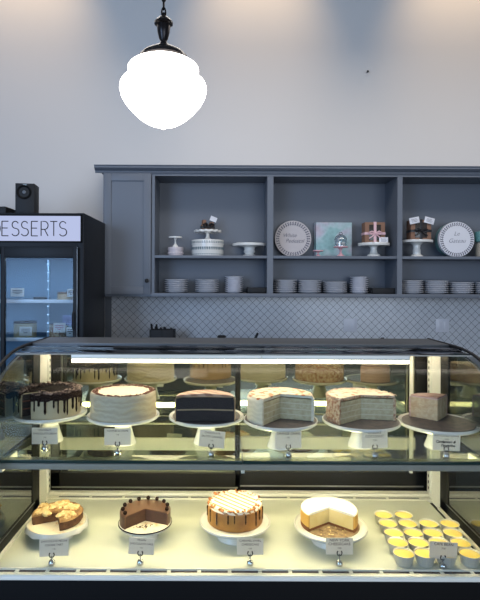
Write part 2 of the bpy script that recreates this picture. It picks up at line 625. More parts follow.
kn = MB().lathe([(0, 0), (.007, 0), (.006, .014), (.014, .020), (.016, .028), (.010, .034), (0, .035)], 16,
                mx=Matrix.Translation((cx(148.6), -.02, cz(281))) @ Matrix.Rotation(PI / 2, 4, 'X'))
tag(kn.build('knob', 'black_matte', door), 'round black knob', None)

# ------------------------------------------------------------------ tiled wall outlets
def outlet(px, py, label):
    Y = WALL_Y - .012
    x, z = PX(px, Y), PZ(py, Y)
    t = empty('outlet', (x, Y, z - .057), label, 'outlet', 'wall outlets on the backsplash')
    MB().box(-.058, .058, -.006, 0, 0, .114, .003).build('cover_plate', 'plate_white', t)
    for s in (-1, 1):
        MB().box(s * .024 - .016, s * .024 + .016, -.009, -.005, .022, .092, .003).build('socket', 'plate_white', t)
outlet(350.5, 324.5, 'white double outlet on the diamond tile below the tall plate stack beside the middle tray')
outlet(442.5, 324.5, 'white double outlet on the diamond tile nearest the right edge')

# ------------------------------------------------------------------ back counter and the things on it
counter = empty('back_counter', (0, 3.83, 0), 'low grey counter along the back wall below the tile', 'counter')
MB().box(-.80, 3.4, 0, WALL_Y - .015 - 3.83, 0, .88, .003).build('base_cabinet', 'cab', counter)
MB().box(-.82, 3.42, -.02, WALL_Y - .015 - 3.83, .88, .92, .004).build('worktop', 'steel', counter)

t = empty('utensil_caddy', (PX(163, 4.2), 4.2, .92), 'black caddy crammed with dark utensils on the back counter by the tile', 'caddy')
b = MB()
b.box(-.10, .10, -.06, .06, 0, .012, .003)
for x0, x1, y0, y1 in ((-.10, -.092, -.06, .06), (.092, .10, -.06, .06), (-.10, .10, -.06, -.052), (-.10, .10, .052, .06), (-.004, .004, -.06, .06)):
    b.box(x0, x1, y0, y1, 0, .245, .002)
b.build('tub', 'black_matte', t)
for i, (x, h, tl) in enumerate(((-.085, .29, -.06), (-.064, .27, .1), (-.05, .285, -.02), (-.018, .262, .05), (.012, .265, 0), (.03, .26, -.1), (.05, .252, .08), (.068, .258, .0), (.088, .25, .06))):
    y = random.uniform(-.03, .03)
    MB().tube([(x, y, .02), (x + tl * .05, y, h - .03), (x + tl * .12, y, h)], [.005, .009, .008]).build('utensil_handle', 'black_matte', t)

t = empty('faucet', (PX(250, 4.22), 4.22, .92), 'chrome faucet with black lever rising behind the display case', 'faucet')
MB().lathe([(0, 0), (.028, 0), (.028, .01), (.014, .02), (.013, .14), (.015, .15), (.014, .165), (0, .17)], 20).build('body', 'chrome', t)
MB().tube([(0, 0, .13), (-.01, -.05, .165), (-.02, -.11, .165), (-.022, -.14, .13)], .010).build('spout', 'chrome', t)
tag(MB().tube([(.02, 0, .13), (.042, 0, .165), (.060, 0, .205), (.066, 0, .218)], [.011, .011, .010, .007]).build('lever', 'black_matte', t), 'black lever', None)
MB().tube([(-.025, .0, .02), (-.025, 0, .175)], [.008, .008]).build('soap_nozzle', 'plate_white', t)

t = empty('lidded_pot', (PX(222, 4.2), 4.2, .92), 'dark round-lidded pot on the back counter left of the faucet', 'pot')
MB().lathe([(0, 0), (.075, 0), (.082, .01), (.085, .12), (.083, .125), (0, .126)], 28).build('pot_body', 'black', t)
MB().lathe([(.084, .126), (.080, .135), (.05, .155), (.02, .165), (.0, .166)], 28).build('lid', 'black', t)
MB().lathe([(0, .165), (.012, .166), (.012, .175), (.034, .180), (.036, .190), (.028, .198), (0, .2)], 20).build('knob', 'black_matte', t)

t = empty('spray_bottle', (PX(381.5, 4.25), 4.25, .92), 'small bottle with pale pump cap peeking over the case below the middle shelves', 'bottle')
MB().lathe([(0, 0), (.03, 0), (.032, .01), (.032, .10), (.012, .125), (.012, .14), (0, .14)], 20).build('bottle_body', 'plate_white', t)
tag(MB().lathe([(0, .14), (.012, .14), (.012, .165), (.006, .168), (.006, .178), (0, .178)], 16).tube([(0, 0, .174), (.02, -.012, .176)], .006).build('pump_cap', 'black_matte', t), 'dark pump', None)

# ------------------------------------------------------------------ plates on the lower shelf
SY = 4.27                      # centre line of things on the cabinet shelves
BZ = cz(293.3)
UZ = zs1
_pl = {}
def plate(kind):
    r, h, m_ = {'grey': (.098, .0150, 'plate'), 'white': (.076, .0165, 'plate_white')}[kind]
    if kind not in _pl:
        p = [(0, 0), (r * .62, 0), (r * .66, .003), (r * .97, h - .003), (r, h), (r * .985, h + .0015), (r * .95, h), (r * .62, .006), (0, .005)]
        _pl[kind] = MB().lathe(p, 36).build('plate', m_)
        return _pl[kind], True
    return _pl[kind], False
ORD = ['topmost', 'second from the top', 'third from the top', 'fourth from the top', 'fifth from the top', 'sixth from the top', 'seventh from the top', 'eighth from the top', 'ninth from the top']
def stack(px, kind, n, step, where, gname, Y=SY):
    x = PX(px, Y)
    z = BZ
    for i in range(n):
        src, first = plate(kind)
        o = src if first else src.copy()
        if not first: COL.objects.link(o)
        o.location = (x + random.uniform(-.002, .002), Y + random.uniform(-.002, .002), z)
        o.rotation_euler = (0, 0, random.random() * 6)
        j = n - 1 - i
        pos = 'bottom' if i == 0 else ORD[j]
        tag(o, '%s plate, %s of the stack %s' % ('grey-white' if kind == 'grey' else 'white', pos, where), 'plate', gname)
        z += step + .0002
stack(176.5, 'grey', 7, .0152, 'nearest the cabinet door', 'plates in the stack by the cabinet door')
stack(207, 'grey', 7, .0150, 'second from the cabinet door', 'plates in the second stack from the door')
stack(234, 'white', 8, .0166, 'beside the left black tray', 'plates in the tall stack by the left tray')
stack(285, 'grey', 7, .0152, 'below the big scripted platter', 'plates in the stack below the scripted platter')
stack(309.5, 'grey', 7, .0150, 'below the tiny pink stand', 'plates in the stack below the pink stand')
stack(335, 'grey', 6, .0156, 'below the teal patterned box', 'plates in the stack below the teal box')
stack(359, 'white', 8, .0168, 'beside the right black tray', 'plates in the tall stack by the right tray')
stack(411, 'grey', 7, .0152, 'below the black-ribboned gift box', 'plates in the stack below the black ribbon box')
stack(436, 'grey', 7, .0150, 'second right of the right divider', 'plates in the second stack right of the divider')
stack(461, 'grey', 6, .0154, 'below the round scripted hat box', 'plates in the stack below the hat box')
stack(486, 'grey', 6, .0154, 'cut by the right edge', 'plates in the stack at the right edge')

def tray(px0, px1, label):
    Y = 4.20
    x0, x1 = PX(px0, Y), PX(px1, Y)
    t = empty('tray', ((x0 + x1) / 2, Y, BZ), label, 'tray', 'black trays on the lower shelf')
    w = (x1 - x0) / 2
    b = MB().box(-w, w, -.06, .06, 0, .008, .002)
    for a in ((-w, -w + .006, -.06, .06), (w - .006, w, -.06, .06), (-w, w, -.06, -.054), (-w, w, .054, .06)):
        b.box(*a, 0, .046, .002)
    b.build('tray_body', 'black_matte', t)
    MB().box(-w + .01, w - .01, -.05, .05, .008, .040, .003).build('liner', 'black', t)
tray(247, 266.5, 'shallow black tray on the lower shelf of the left compartment')
tray(370, 394, 'shallow black tray on the lower shelf of the middle compartment')

# ------------------------------------------------------------------ upper shelf display
def pedestal(name, loc, label, r, h, m_, cat='cake stand', base=.45, stem=.13, foot=.01, scallop=0, rim=.012):
    t = empty(name, loc, label, cat)
    n = 48
    pl = MB()
    def jit(x, y, z, rr, a):
        if scallop and rr > r * .9:
            s = 1 + .03 * math.sin(a * scallop)
            return x * s, y * s, z + .002 * math.sin(a * scallop)
        return x, y, z
    pl.sector([(0, h - .010), (r * .6, h - .010), (r * .98, h - rim * .9), (r, h - rim * .6), (r, h + .002), (r * .985, h + .003), (r * .95, h), (0, h)], 0, 360, n * 2 if scallop else n, jit)
    pl.build('plate', m_, t)
    b = r * base
    pd = MB().lathe([(0, 0), (b, 0), (b, foot * .6), (b * .93, foot), (b * .6, foot + h * .10), (r * stem * 1.15, h * .38), (r * stem, h * .55), (r * stem * 1.1, h * .72), (r * stem * 2.0, h - .016), (r * stem * 2.6, h - .010), (0, h - .010)], 36)
    pd.build('pedestal', m_, t)
    return t

# small blush jar with an upturned mini stand on it
t = empty('round_box', (PX(175.5, SY), SY, UZ), 'small round blush box under the mini white stand', 'box')
MB().lathe([(0, 0), (.059, 0), (.061, .003), (.061, .058), (.059, .060), (0, .060)], 36).build('box_body', 'blush', t)
MB().lathe([(.063, .048), (.064, .050), (.064, .070), (.061, .074), (0, .075)], 36).build('lid', 'blush', t)
b = MB()
for i in range(20):
    a = 2 * PI * i / 20
    b.ball((.0615 * math.cos(a), .0615 * math.sin(a), .025), .006, sub=1)
b.build('embossed_dots', 'blush', t)
pedestal('mini_cake_stand', (PX(175.2, SY), SY, UZ + .075), 'mini white pedestal stand on top of the small blush box', .056, .083, 'porcelain', base=.42, stem=.11, rim=.010)

# big round patterned tin
tin = empty('cake_tin', (PX(207.5, SY), SY, UZ), 'white round lidded cake tin with rows of blue-grey pattern', 'cake tin')
R_ = .131
MB().lathe([(0, 0), (R_ - .002, 0), (R_, .003), (R_, .10), (0, .10)], 64).build('tin_body', 'porcelain', tin)
MB().lathe([(R_ + .001, .092), (R_ + .004, .093), (R_ + .004, .128), (R_, .132), (0, .133)], 64).build('lid', 'porcelain', tin)
M['blue_pattern'] = mat('blue_grey_pattern', '#44606b', .4)
for (r0, y0, y1, zz0, zz1) in ((R_ - .001, -.006, .006, .058, .073), (R_ - .001, -.002, .006, .050, .060), (R_ + .003, -.005, .005, .103, .110), (R_ - .001, -.006, .006, .012, .017), (R_ + .003, -.007, .003, .113, .119)):
    b = MB()
    for i in range(44):
        b.box(r0, r0 + .0022, y0, y1, zz0, zz1, mx=Matrix.Rotation(2 * PI * i / 44, 4, 'Z'))
    b.build('printed_band', 'blue_pattern', tin)
pedestal('cake_stand', (PX(207.5, SY), SY, UZ + .133), 'white scalloped pedestal cake stand on the round patterned tin', .111, .078, 'porcelain', base=.30, stem=.12, scallop=14, rim=.016)
t = empty('treat_bag', (PX(207.5, SY), SY, UZ + .133 + .0785), 'brown paper treat bundle with black bow and white tag on the scalloped stand', 'gift', rz=.2)
MB().box(-.055, .05, -.035, .035, 0, .05, .006).box(-.05, -.02, -.03, .03, .04, .085, .005, Matrix.Rotation(.05, 4, 'Y')).box(.015, .045, -.03, .03, .04, .07, .005).build('paper_box', 'brown_box', t)
b = MB().box(-.058, .053, -.038, .038, .014, .036, .003)
for s in (-1, 1):
    b.tube([(0, -.04, .03), (s * .025, -.055, .055), (s * .045, -.05, .045), (s * .03, -.05, .025), (0, -.042, .028)], .010, 6)
b.ball((0, -.045, .03), .013)
b.build('bow', 'black_ribbon', t)
MB().box(-.028, .028, -.003, 0, -.02, .02, .001, Matrix.Translation((.042, -.03, .093)) @ Matrix.Rotation(.35, 4, 'Y')).build('tag', 'plate_white', t)

# wide low white stand with plates on top
pedestal('cake_stand', (PX(249.3, SY), SY, UZ), 'wide white cake stand with two small flat plates lying on it', .142, .103, 'porcelain', base=.42, stem=.30, rim=.020)
tag(MB().lathe([(0, 0), (.05, 0), (.066, .006), (.068, .008), (.062, .008), (.05, .004), (0, .004)], 36).build('saucer', 'porcelain', loc=(PX(243.5, SY), SY - .02, UZ + .1035)), 'flat white saucer on the left of the wide cake stand', 'saucer')
tag(MB().lathe([(0, 0), (.04, 0), (.05, .005), (.051, .007), (.047, .007), (.04, .004), (0, .004)], 36).build('saucer', 'porcelain', loc=(PX(259, SY), SY + .01, UZ + .1035)), 'flat white saucer on the right of the wide cake stand', 'saucer')

def rim_pattern(b, R, y, n, motif):
    for i in range(n):
        a = 2 * PI * i / n
        for rr, w in motif:
            p = Matrix.Rotation(-a, 4, 'Y') @ Matrix.Translation((R * rr, y, 0)) @ Matrix.Rotation(.785, 4, 'Y')
            b.box(-w, w, -.0008, .0008, -w * .55, w * .55, mx=p)

M['platter_face'] = mat('pale_platter', '#bfb9ba', .4)
M['platter_ink'] = mat('grey_platter_print', '#6b6a76', .6)
def leaning(o, ang):
    o.rotation_euler = (-ang, 0, 0)

Rp = .152
t = empty('platter', (PX(293, 4.30), 4.30, UZ), 'pale round platter with scripted lettering leaning upright left of the teal box', 'platter')
rx = Matrix.Translation((0, 0, Rp)) @ Matrix.Rotation(PI / 2, 4, 'X')
MB().lathe([(0, -.012), (Rp * .6, -.012), (Rp * .98, -.004), (Rp, 0), (Rp * .985, .004), (Rp * .7, -.002), (0, -.002)], 64, mx=rx).build('dish', 'platter_face', t)
b = MB()
rim_pattern(b, Rp, 0, 40, ((.90, .0068), (.79, .0068), (.845, .004)))
for v in b.bm.verts: v.co.z += Rp
for v in b.bm.verts: v.co.y -= .0012 + .0045 * max(0, (math.hypot(v.co.x, v.co.z - Rp) / Rp - .70) / .3)
b.build('rim_pattern', 'platter_ink', t)
text_mesh('lettering', 'White', .046, 'platter_ink', t, (-.030, -.0008, Rp + .028), shear=.35, ext=.0008, bold=-.0007)
text_mesh('lettering', 'Pedestal', .046, 'platter_ink', t, (.012, -.0008, Rp - .018), shear=.35, ext=.0008, bold=-.0007)
leaning(t, .06)

def teal_mat():
    m = bpy.data.materials.new('teal_damask_paper')
    m.use_nodes = True
    nt = m.node_tree
    b = nt.nodes['Principled BSDF']
    tc = nt.nodes.new('ShaderNodeTexCoord')
    n1 = nt.nodes.new('ShaderNodeTexNoise'); n1.inputs['Scale'].default_value = 6.5; n1.inputs['Detail'].default_value = 1; n1.inputs['Distortion'].default_value = .6
    r1 = nt.nodes.new('ShaderNodeValToRGB')
    for i, (p, c) in enumerate(((.40, '#93bcbe'), (.50, '#adc6cd'))):
        r1.color_ramp.elements[i].position = p; r1.color_ramp.elements[i].color = lin(c)
    e = r1.color_ramp.elements.new(.6); e.color = lin('#b9bcca')
    e = r1.color_ramp.elements.new(.7); e.color = lin('#c3b4c0')
    nt.links.new(tc.outputs['Object'], n1.inputs['Vector'])
    nt.links.new(n1.outputs['Fac'], r1.inputs['Fac'])
    n2 = nt.nodes.new('ShaderNodeTexVoronoi'); n2.inputs['Scale'].default_value = 38
    nt.links.new(tc.outputs['Object'], n2.inputs['Vector'])
    mx = nt.nodes.new('ShaderNodeMix'); mx.data_type = 'RGBA'; mx.blend_type = 'MULTIPLY'; mx.inputs['Factor'].default_value = .22
    nt.links.new(r1.outputs['Color'], mx.inputs[6]); nt.links.new(n2.outputs['Distance'], mx.inputs[7])
    nt.links.new(mx.outputs[2], b.inputs['Base Color'])
    b.inputs['Roughness'].default_value = .5
    return m
M['teal'] = teal_mat()
t = empty('gift_box', (PX(333, 4.345), 4.345, UZ), 'square pale teal patterned box standing upright behind the glass dome', 'box')
MB().box(-.149, .149, -.030, .035, 0, .29, .004).build('box_body', 'teal', t)
MB().box(-.152, .152, .030, .050, -.0, .293, .003).build('lid', 'teal', t)

pedestal('mini_cake_stand', (PX(318, 4.17), 4.17, UZ), 'tiny pink pedestal stand left of the glass dome', .042, .045, 'pink_porcelain', base=.55, stem=.15, foot=.005, rim=.006)
pedestal('mini_cake_stand', (PX(340.5, 4.17), 4.17, UZ), 'small pink pedestal stand carrying the glass dome', .058, .076, 'pink_porcelain', base=.55, stem=.15, foot=.006, rim=.007)
t = empty('glass_dome', (PX(340.5, 4.17), 4.17, UZ + .077), 'small clear glass dome with wire handle on the pink stand', 'dome')
MB().lathe([(.046, 0), (.0475, .0), (.0475, .05), (.044, .066), (.034, .083), (.018, .092), (0, .095), (0, .0925), (.017, .0897), (.0325, .081), (.042, .065), (.0452, .05), (.046, 0)], 36).build('dome', 'glass_dome', t)
MB().tube([(.0135 * math.cos(a), 0, .106 + .0115 * math.sin(a)) for a in [2 * PI * i / 14 for i in range(14)]], .0022, 6, True).tube([(.0485 * math.cos(a), 0, .052 + .046 * math.sin(a)) for a in [PI * i / 14 for i in range(15)]], .002, 6).build('wire_handle', 'black_matte', t)
for dx in (-.018, .02):
    tag(MB().lathe([(0, 0), (.012, 0), (.013, .022), (.016, .026), (.012, .036), (0, .042)], 16).build('mini_cupcake', 'porcelain', loc=(PX(340.5, 4.17) + dx, 4.17, UZ + .0772)), 'white mini cupcake under the glass dome, on its %s' % ('left' if dx < 0 else 'right'), 'cupcake')

pedestal('cake_stand', (PX(373.5, SY - .05), SY - .05, UZ), 'white pedestal cake stand under the pink-ribboned kraft box', .126, .108, 'porcelain', base=.42, stem=.2, rim=.022, foot=.018)
def kraft(px, Y, z, label, ribbon, w, h, tags, bow):
    t = empty('gift_box', (PX(px, Y), Y, z), label, 'gift')
    MB().box(-w, w, -.05, .05, 0, h, .003).build('box_body', 'brown_box', t)
    MB().box(-w * .58, w * .58, -.0515, -.049, h * .12, h * .88, .0005).build('window', 'window_film', t)
    b = MB().box(-.011, .011, -.053, .053, -.0, h + .003, .001).box(-w - .003, w + .003, -.053, .053, h * .40, h * .40 + .020, .001)
    for s in (-1, 1):
        b.tube([(0, -.056, h * .46), (s * .03, -.066, h * .56), (s * .052, -.062, h * .50), (s * .036, -.06, h * .42), (0, -.056, h * .45)], bow, 6)
        b.tube([(0, -.056, h * .45), (s * .028, -.060, h * .30), (s * .05, -.058, h * .22)], bow * .8, 6)
    b.ball((0, -.058, h * .46), bow * 1.6)
    b.build('ribbon', ribbon, t)
    for (tx, tz, a, tw, th) in tags:
        q = MB().box(-tw, tw, -.002, 0, -th, th, .0005, Matrix.Translation((tx, -.06, tz)) @ Matrix.Rotation(a, 4, 'Y')).build('tag', 'plate_white', t)
        l = MB()
        for i in (-1, 0, 1):
            l.box(-tw * .6, tw * .6 - abs(i) * .006, -.0026, -.0018, i * th * .4 - .0012, i * th * .4 + .0012, 0, Matrix.Translation((tx, -.06, tz)) @ Matrix.Rotation(a, 4, 'Y'))
        l.build('tag_writing', 'ink', q)
    return t
kraft(373, SY - .05, UZ + .1085, 'kraft brown window box tied with pale pink ribbon on a cake stand', 'pink_ribbon', .081, .168, ((.066, .022, 0, .036, .024),), .006)
pedestal('cake_stand', (PX(416.5, SY - .05), SY - .05, UZ), 'tall white pedestal cake stand under the black-ribboned kraft box', .125, .132, 'porcelain', base=.42, stem=.22, rim=.018)
kraft(418.5, SY - .05, UZ + .1325, 'kraft brown window box tied with black ribbon and two white tags', 'black_ribbon', .082, .165, ((-.058, .158, -.2, .040, .025), (.062, .158, .25, .040, .025)), .008)

# round hat box lying on edge, scripted lid towards the room
Rh = .143
t = empty('hat_box', (PX(456.5, 4.20), 4.20, UZ), 'round pale grey box with scripted lid standing on edge at the right', 'box')
rx = Matrix.Translation((0, 0, Rh)) @ Matrix.Rotation(PI / 2, 4, 'X')
tag(MB().lathe([(0, -.10), (Rh * .97, -.10), (Rh * .97, -.005), (0, -.005)], 64, mx=rx).build('box_body', 'teal_ceramic', t), 'dull teal box body', None)
MB().lathe([(Rh * .975, -.03), (Rh, -.03), (Rh, 0), (Rh * .985, .003), (0, .003)], 64, mx=rx).build('lid', 'plate_white', t)
b = MB()
rim_pattern(b, Rh, -.0035, 44, ((.92, .0065), (.81, .0065), (.865, .004)))
for v in b.bm.verts: v.co.z += Rh
b.build('rim_pattern', 'platter_ink', t)
text_mesh('lettering', 'Le', .048, 'platter_ink', t, (-.002, -.0035, Rh + .045), shear=.35, ext=.0008, bold=-.0007)
text_mesh('lettering', 'Gateau', .048, 'platter_ink', t, (0, -.0035, Rh - .012), shear=.35, ext=.0008, bold=-.0007)

t = empty('canister', (PX(482, SY), SY, UZ), 'cream and teal canister cut by the right edge beside the hat box', 'canister')
tag(MB().lathe([(0, 0), (.046, 0), (.05, .004), (.05, .11), (.044, .125), (0, .125)], 32).build('canister_body', 'cream_jar', t), 'cream lower body', None)
MB().lathe([(0, .125), (.046, .125), (.06, .132), (.064, .17), (.058, .21), (.012, .225), (.010, .24), (0, .242)], 32).build('lid', 'teal_ceramic', t)

# ------------------------------------------------------------------ dessert fridge
FY = 3.45
fk = FY / F
def fx(px): return (px - 222) * fk
def fz(py): return CAMH - (py - 282) * fk
FR, FL = fx(83.8), -2.22
FD = .62
fridge = empty('display_fridge', (0, FY, 0), 'tall black glass-door dessert fridge with a backlit sign on top', 'fridge')
ft = fz(213.6)
ih = fz(258)              # top of the glazed opening
b = MB()
b.box(FR - .045, FR, 0, FD, .0, ft, .004)
b.box(FL, FL + .045, 0, FD, .0, ft, .004)
b.box(FL + .002, FR - .002, .001, FD - .001, ih + .02, ft - .001, .004)
b.box(FL, FR, 0, FD, 0, .35, .004)
b.build('housing', 'fridge', fridge)
M['fridge_in'] = mat('fridge_liner', '#7d9db6', .45)
b = MB()
b.box(FL + .045, FR - .045, FD - .06, FD - .01, .35, ih + .02)
b.box(FR - .055, FR - .045, .03, FD - .05, .35, ih + .02)
b.box(FL + .045, FL + .055, .03, FD - .05, .35, ih + .02)
b.box(FL + .045, FR - .045, .03, FD - .05, ih + .008, ih + .02)
b.build('liner', 'fridge_in', fridge, False)
sg = MB().box(FL + .03, fx(80.6), -.006, 0, fz(242), fz(216.8), .002).build('sign_panel', 'sign', fridge)
b = MB()
sx0, sx1, sz0, sz1 = FL + .02, fx(82), fz(243.2), fz(215.4)
for a in ((sx0, sx1, sz1 - .009, sz1), (sx0, sx1, sz0, sz0 + .009), (sx0, sx0 + .009, sz0, sz1), (sx1 - .009, sx1, sz0, sz1)):
    b.box(a[0], a[1], -.012, 0, a[2], a[3], .001)
b.build('sign_frame', 'black', fridge)

# thin drawn lettering of the sign
def stroke(b, pts, r=.0035):
    b.tube([(fx(px), -.0075, fz(py)) for px, py in pts], r, 6)
def arc(cxp, cyp, rxp, ryp, a0, a1, n=12):
    return [(cxp + rxp * math.cos(math.radians(a0 + (a1 - a0) * i / n)), cyp - ryp * math.sin(math.radians(a0 + (a1 - a0) * i / n))) for i in range(n + 1)]
T_, B_ = 222.3, 236.8
Mi = (T_ + B_) / 2
def LE(b, x0, x1):
    stroke(b, [(x0, T_), (x0, B_)]); stroke(b, [(x0, T_), (x1, T_)]); stroke(b, [(x0, B_), (x1, B_)]); stroke(b, [(x0, Mi - .5), (x1 - .8, Mi - .5)])
def LS(b, x0, x1):
    c, rr = (x0 + x1) / 2, (x1 - x0) / 2
    r1, r2 = (Mi - T_ - .3) / 2, (B_ - Mi + .3) / 2
    stroke(b, arc(c, T_ + r1, rr * .85, r1, 25, 250) + arc(c, B_ - r2, rr, r2, 75, -150, 14)[1:])
def LR(b, x0, x1):
    stroke(b, [(x0, B_), (x0, T_)] + [(x0 + (x1 - x0) * .45, T_)] + arc(x0 + (x1 - x0) * .5, T_ + 4, (x1 - x0) * .5, 4, 80, -80, 10) + [(x0, T_ + 8)])
    stroke(b, [(x0 + (x1 - x0) * .5, T_ + 8), (x1, B_)])
def LT(b, x0, x1):
    stroke(b, [(x0, T_), (x1, T_)]); stroke(b, [((x0 + x1) / 2, T_), ((x0 + x1) / 2, B_)])
def LD(b, x0, x1):
    stroke(b, [(x0, T_), (x0, B_), (x0 + 3, B_)] + arc(x0 + 3, Mi, x1 - x0 - 3, (B_ - T_) / 2, -85, 85, 14) + [(x0 + 3, T_), (x0, T_)])
b = MB()
LD(b, -10.5, .5); LE(b, 2.2, 8.6); LS(b, 11.8, 19.2); LS(b, 21.2, 28.6); LE(b, 31.6, 38); LR(b, 41.3, 48.2); LT(b, 50.4, 57.4); LS(b, 59.2, 66.8)
M['sign_ink'] = mat('sign_letter_black', '#1a1a22', .5)
b.build('lettering', 'sign_ink', sg)

def fridge_door(x0, x1, hinge):
    z0, z1 = .37, fz(248)
    b = MB()
    w = .027
    b.box(x0, x0 + w, -.035, -.002, z0, z1, .003).box(x1 - w * .9, x1, -.035, -.002, z0, z1, .003)
    b.box(x0 + w, x1 - w * .9, -.035, -.002, z1 - .072, z1, .003).box(x0 + w, x1 - w * .9, -.035, -.002, z0, z0 + .06, .003)
    d = b.build('door', 'fridge', fridge)
    MB().box(x0 + w - .004, x1 - w * .9 + .004, -.024, -.016, z0 + .05, z1 - .05).build('door_glass', 'glass_fridge', d, False)
    hx = x1 - .018 if hinge > 0 else x0 + .018
    MB().tube([(hx, -.035, fz(330)), (hx, -.058, fz(328)), (hx, -.058, fz(314)), (hx, -.035, fz(312))], .0055).build('handle', 'black_matte', d)
    MB().box(x1 + .001, x1 + .0025, -.03, -.012, z0, z1).build('edge_strip', 'steel', d)
dm = fx(2.0)
fridge_door(dm + .004, fx(78), 1)
fridge_door(FL + .03, dm - .012, -1)
# shelves with bright front strips, and vertical rows of LED dots
SH1, SH2, SH3 = PZ(301.2, 3.55), PZ(339.2, 3.55), PZ(383, 3.55)
for z in (SH1, SH2, SH3):
    s = MB().box(FL + .06, FR - .06, .095, FD - .07, z - .012, z, .002).build('shelf', 'fridge_in', fridge)
    MB().box(FL + .06, FR - .06, .085, .096, z - .018, z + .006, .001).build('price_rail', 'plate_white', s)
b = MB()
for xp, ys in ((50.0, (270, 277, 282, 288, 306, 312, 318)), (7.4, (300, 305, 310, 315, 320, 325, 330, 335, 342))):
    x = PX(xp, 3.6)
    b.box(x - .006, x + .006, .112, .12, .40, ih - .01)
b.build('light_channel', 'fridge_in', fridge)
b = MB()
for xp, Y in ((50.0, 3.56), (7.4, 3.56)):
    x = PX(xp, 3.6)
    z = .45
    while z < ih - .03:
        if abs(z - SH1) > .025 and abs(z - SH2) > .025 and abs(z - SH3) > .025:
            b.ball((x, Y - FY, z), .0055, sub=1)
        z += .058
tag(b.build('led_dots', 'led_fridge', fridge), 'glowing white dots', None, kind=None)
MB().box(dm + .035, FR - .08, .004, .026, ih + .000, ih + .010).build('fill_light_strip', 'fridge_fill', fridge)  # added fill, hidden behind the door header, brightens the fridge contents

def simple_cake(px, Y, z, r, h, mside, mtop, label, name='cake', cat='cake', rimm=.006):
    t = empty(name, (PX(px, Y), Y, z), label, cat)
    MB().sector([(0, 0), (r, 0), (r, h - rimm), (r - rimm, h - .001), (0, h - .001)], 0, 360, 40).build('cake_body', mside, t)
    MB().sector([(0, h - .002), (r - rimm, h - .002), (r - .002, h - rimm), (r, h - rimm - .004), (r + .002, h - rimm), (r - .002, h + .002), (0, h + .004)], 0, 360, 40).build('topping', mtop, t)
    return t
simple_cake(66, 3.64, SH1, .058, .055, 'caramel_frost', 'tan_cake', 'small tan cake on the upper fridge shelf behind a white card')
simple_cake(25.5, 3.66, SH2, .077, .107, 'drip_cream', 'choc_glaze', 'tall cream cake with dark chocolate top on the lower fridge shelf')
simple_cake(57.5, 3.66, SH2, .070, .085, 'crumb_tan', 'coco_top', 'crumb-coated cake beside the purple card in the fridge')

def paper(px0, px1, py0, py1, Y, zshelf, label, m_='card', name='price_card', stripe=None):
    x0, x1 = PX(px0, Y), PX(px1, Y)
    h = (py1 - py0) * Y / F
    t = empty(name, ((x0 + x1) / 2, Y, zshelf), label, 'card', 'cards in the dessert fridge')
    w = (x1 - x0) / 2
    base = max(0.0, PZ(py1, Y) - zshelf)
    c = MB().box(-w, w, -.001, .001, base, base + h, .0004, Matrix.Rotation(-.05, 4, 'X')).build('card', m_, t)
    if base > .001:
        MB().tube([(0, .004, 0), (0, .002, base + .01)], .002, 6).box(-.014, .014, -.012, .014, 0, .004, .001).build('stand', 'chrome', t)
    else:
        MB().prism([(0, 0), (.016, 0), (0, h * .5)], 'x', -.006, .006).build('stand', 'card', t)
    l = MB()
    for i, f in enumerate((.72, .52, .34)):
        ww = w * (.7 if i < 2 else .3)
        l.box(-ww, ww, -.0035 - .05 * 0, -.0008, base + h * f - .0022, base + h * f + .0022, 0, Matrix.Rotation(-.05, 4, 'X'))
    l.build('writing', stripe or 'ink', c)
    return t
M['lilac_paper'] = mat('lilac_paper', '#8f96c8', .6)
M['pink_ink'] = mat('pink_print', '#c77a9a', .6)
paper(10.5, 24, 289, 297.5, 3.56, SH1, 'white card on the upper fridge shelf at the left of the glass')
paper(67.2, 74.5, 289.5, 297.5, 3.56, SH1, 'white card on the upper fridge shelf by the door frame')
paper(19.5, 32, 327.5, 336.5, 3.56, SH2, 'white card in front of the tall chocolate-topped fridge cake')
paper(53.5, 65.5, 323.5, 333.5, 3.57, SH2, 'white card with pink print in front of the crumb-coated fridge cake', stripe='pink_ink')
paper(62.5, 73, 316, 326, 3.60, SH2, 'lilac card standing tall on the lower fridge shelf', 'lilac_paper')
paper(66.5, 74, 328, 337, 3.555, SH2, 'white card on the lower fridge shelf by the door frame')
tag(MB().box(-.05, .05, -.03, .03, 0, .022, .004).build('dish', 'black_matte', loc=(PX(42, 3.62), 3.62, SH1)), 'low dark dish on the upper fridge shelf', 'dish')

# speaker and a flat box on the fridge
spk = empty('speaker', (PX(27, 3.68), 3.68, ft), 'small black loudspeaker on top of the fridge', 'speaker', rz=.12)
MB().box(-.065, .065, -.07, .07, 0, .227, .005).build('cabinet', 'black_matte', spk)
rx = Matrix.Translation((-.005, -.07, .165)) @ Matrix.Rotation(PI / 2, 4, 'X')
q = MB().lathe([(.050, -.001), (.050, .003), (.046, .005), (.042, .003), (.016, -.008), (.012, -.004), (0, .0)], 36, mx=rx).build('woofer', 'black', spk)
MB().lathe([(0, -.003), (.014, -.003), (.011, .003), (0, .005)], 20, mx=rx).build('dust_cap', 'trim_grey', q)
MB().box(-.012, .012, -.0715, -.0695, .214, .219).build('badge', 'steel', spk)
tag(MB().box(-.17, .17, -.10, .10, 0, .052, .006).build('flat_case', 'black_matte', loc=(PX(-13, 3.62), 3.62, ft)), 'flat black case on the fridge cut by the left edge', 'case')

# ------------------------------------------------------------------ refrigerated cake display case
DECK, SHELF, TOP = CAMH - .935, CAMH - .600, CAMH - .257
XL, XR = -.757, .912
YM, YF = 2.28, 1.645
case = empty('display_case', (0, 0, 0), 'long refrigerated glass display case with black base, lit shelf and mirrored back', 'display case')
MB().box(XL - .06, XR + .06, YF + .004, 2.36, .0, DECK - .0165, .006).build('base', 'black', case)
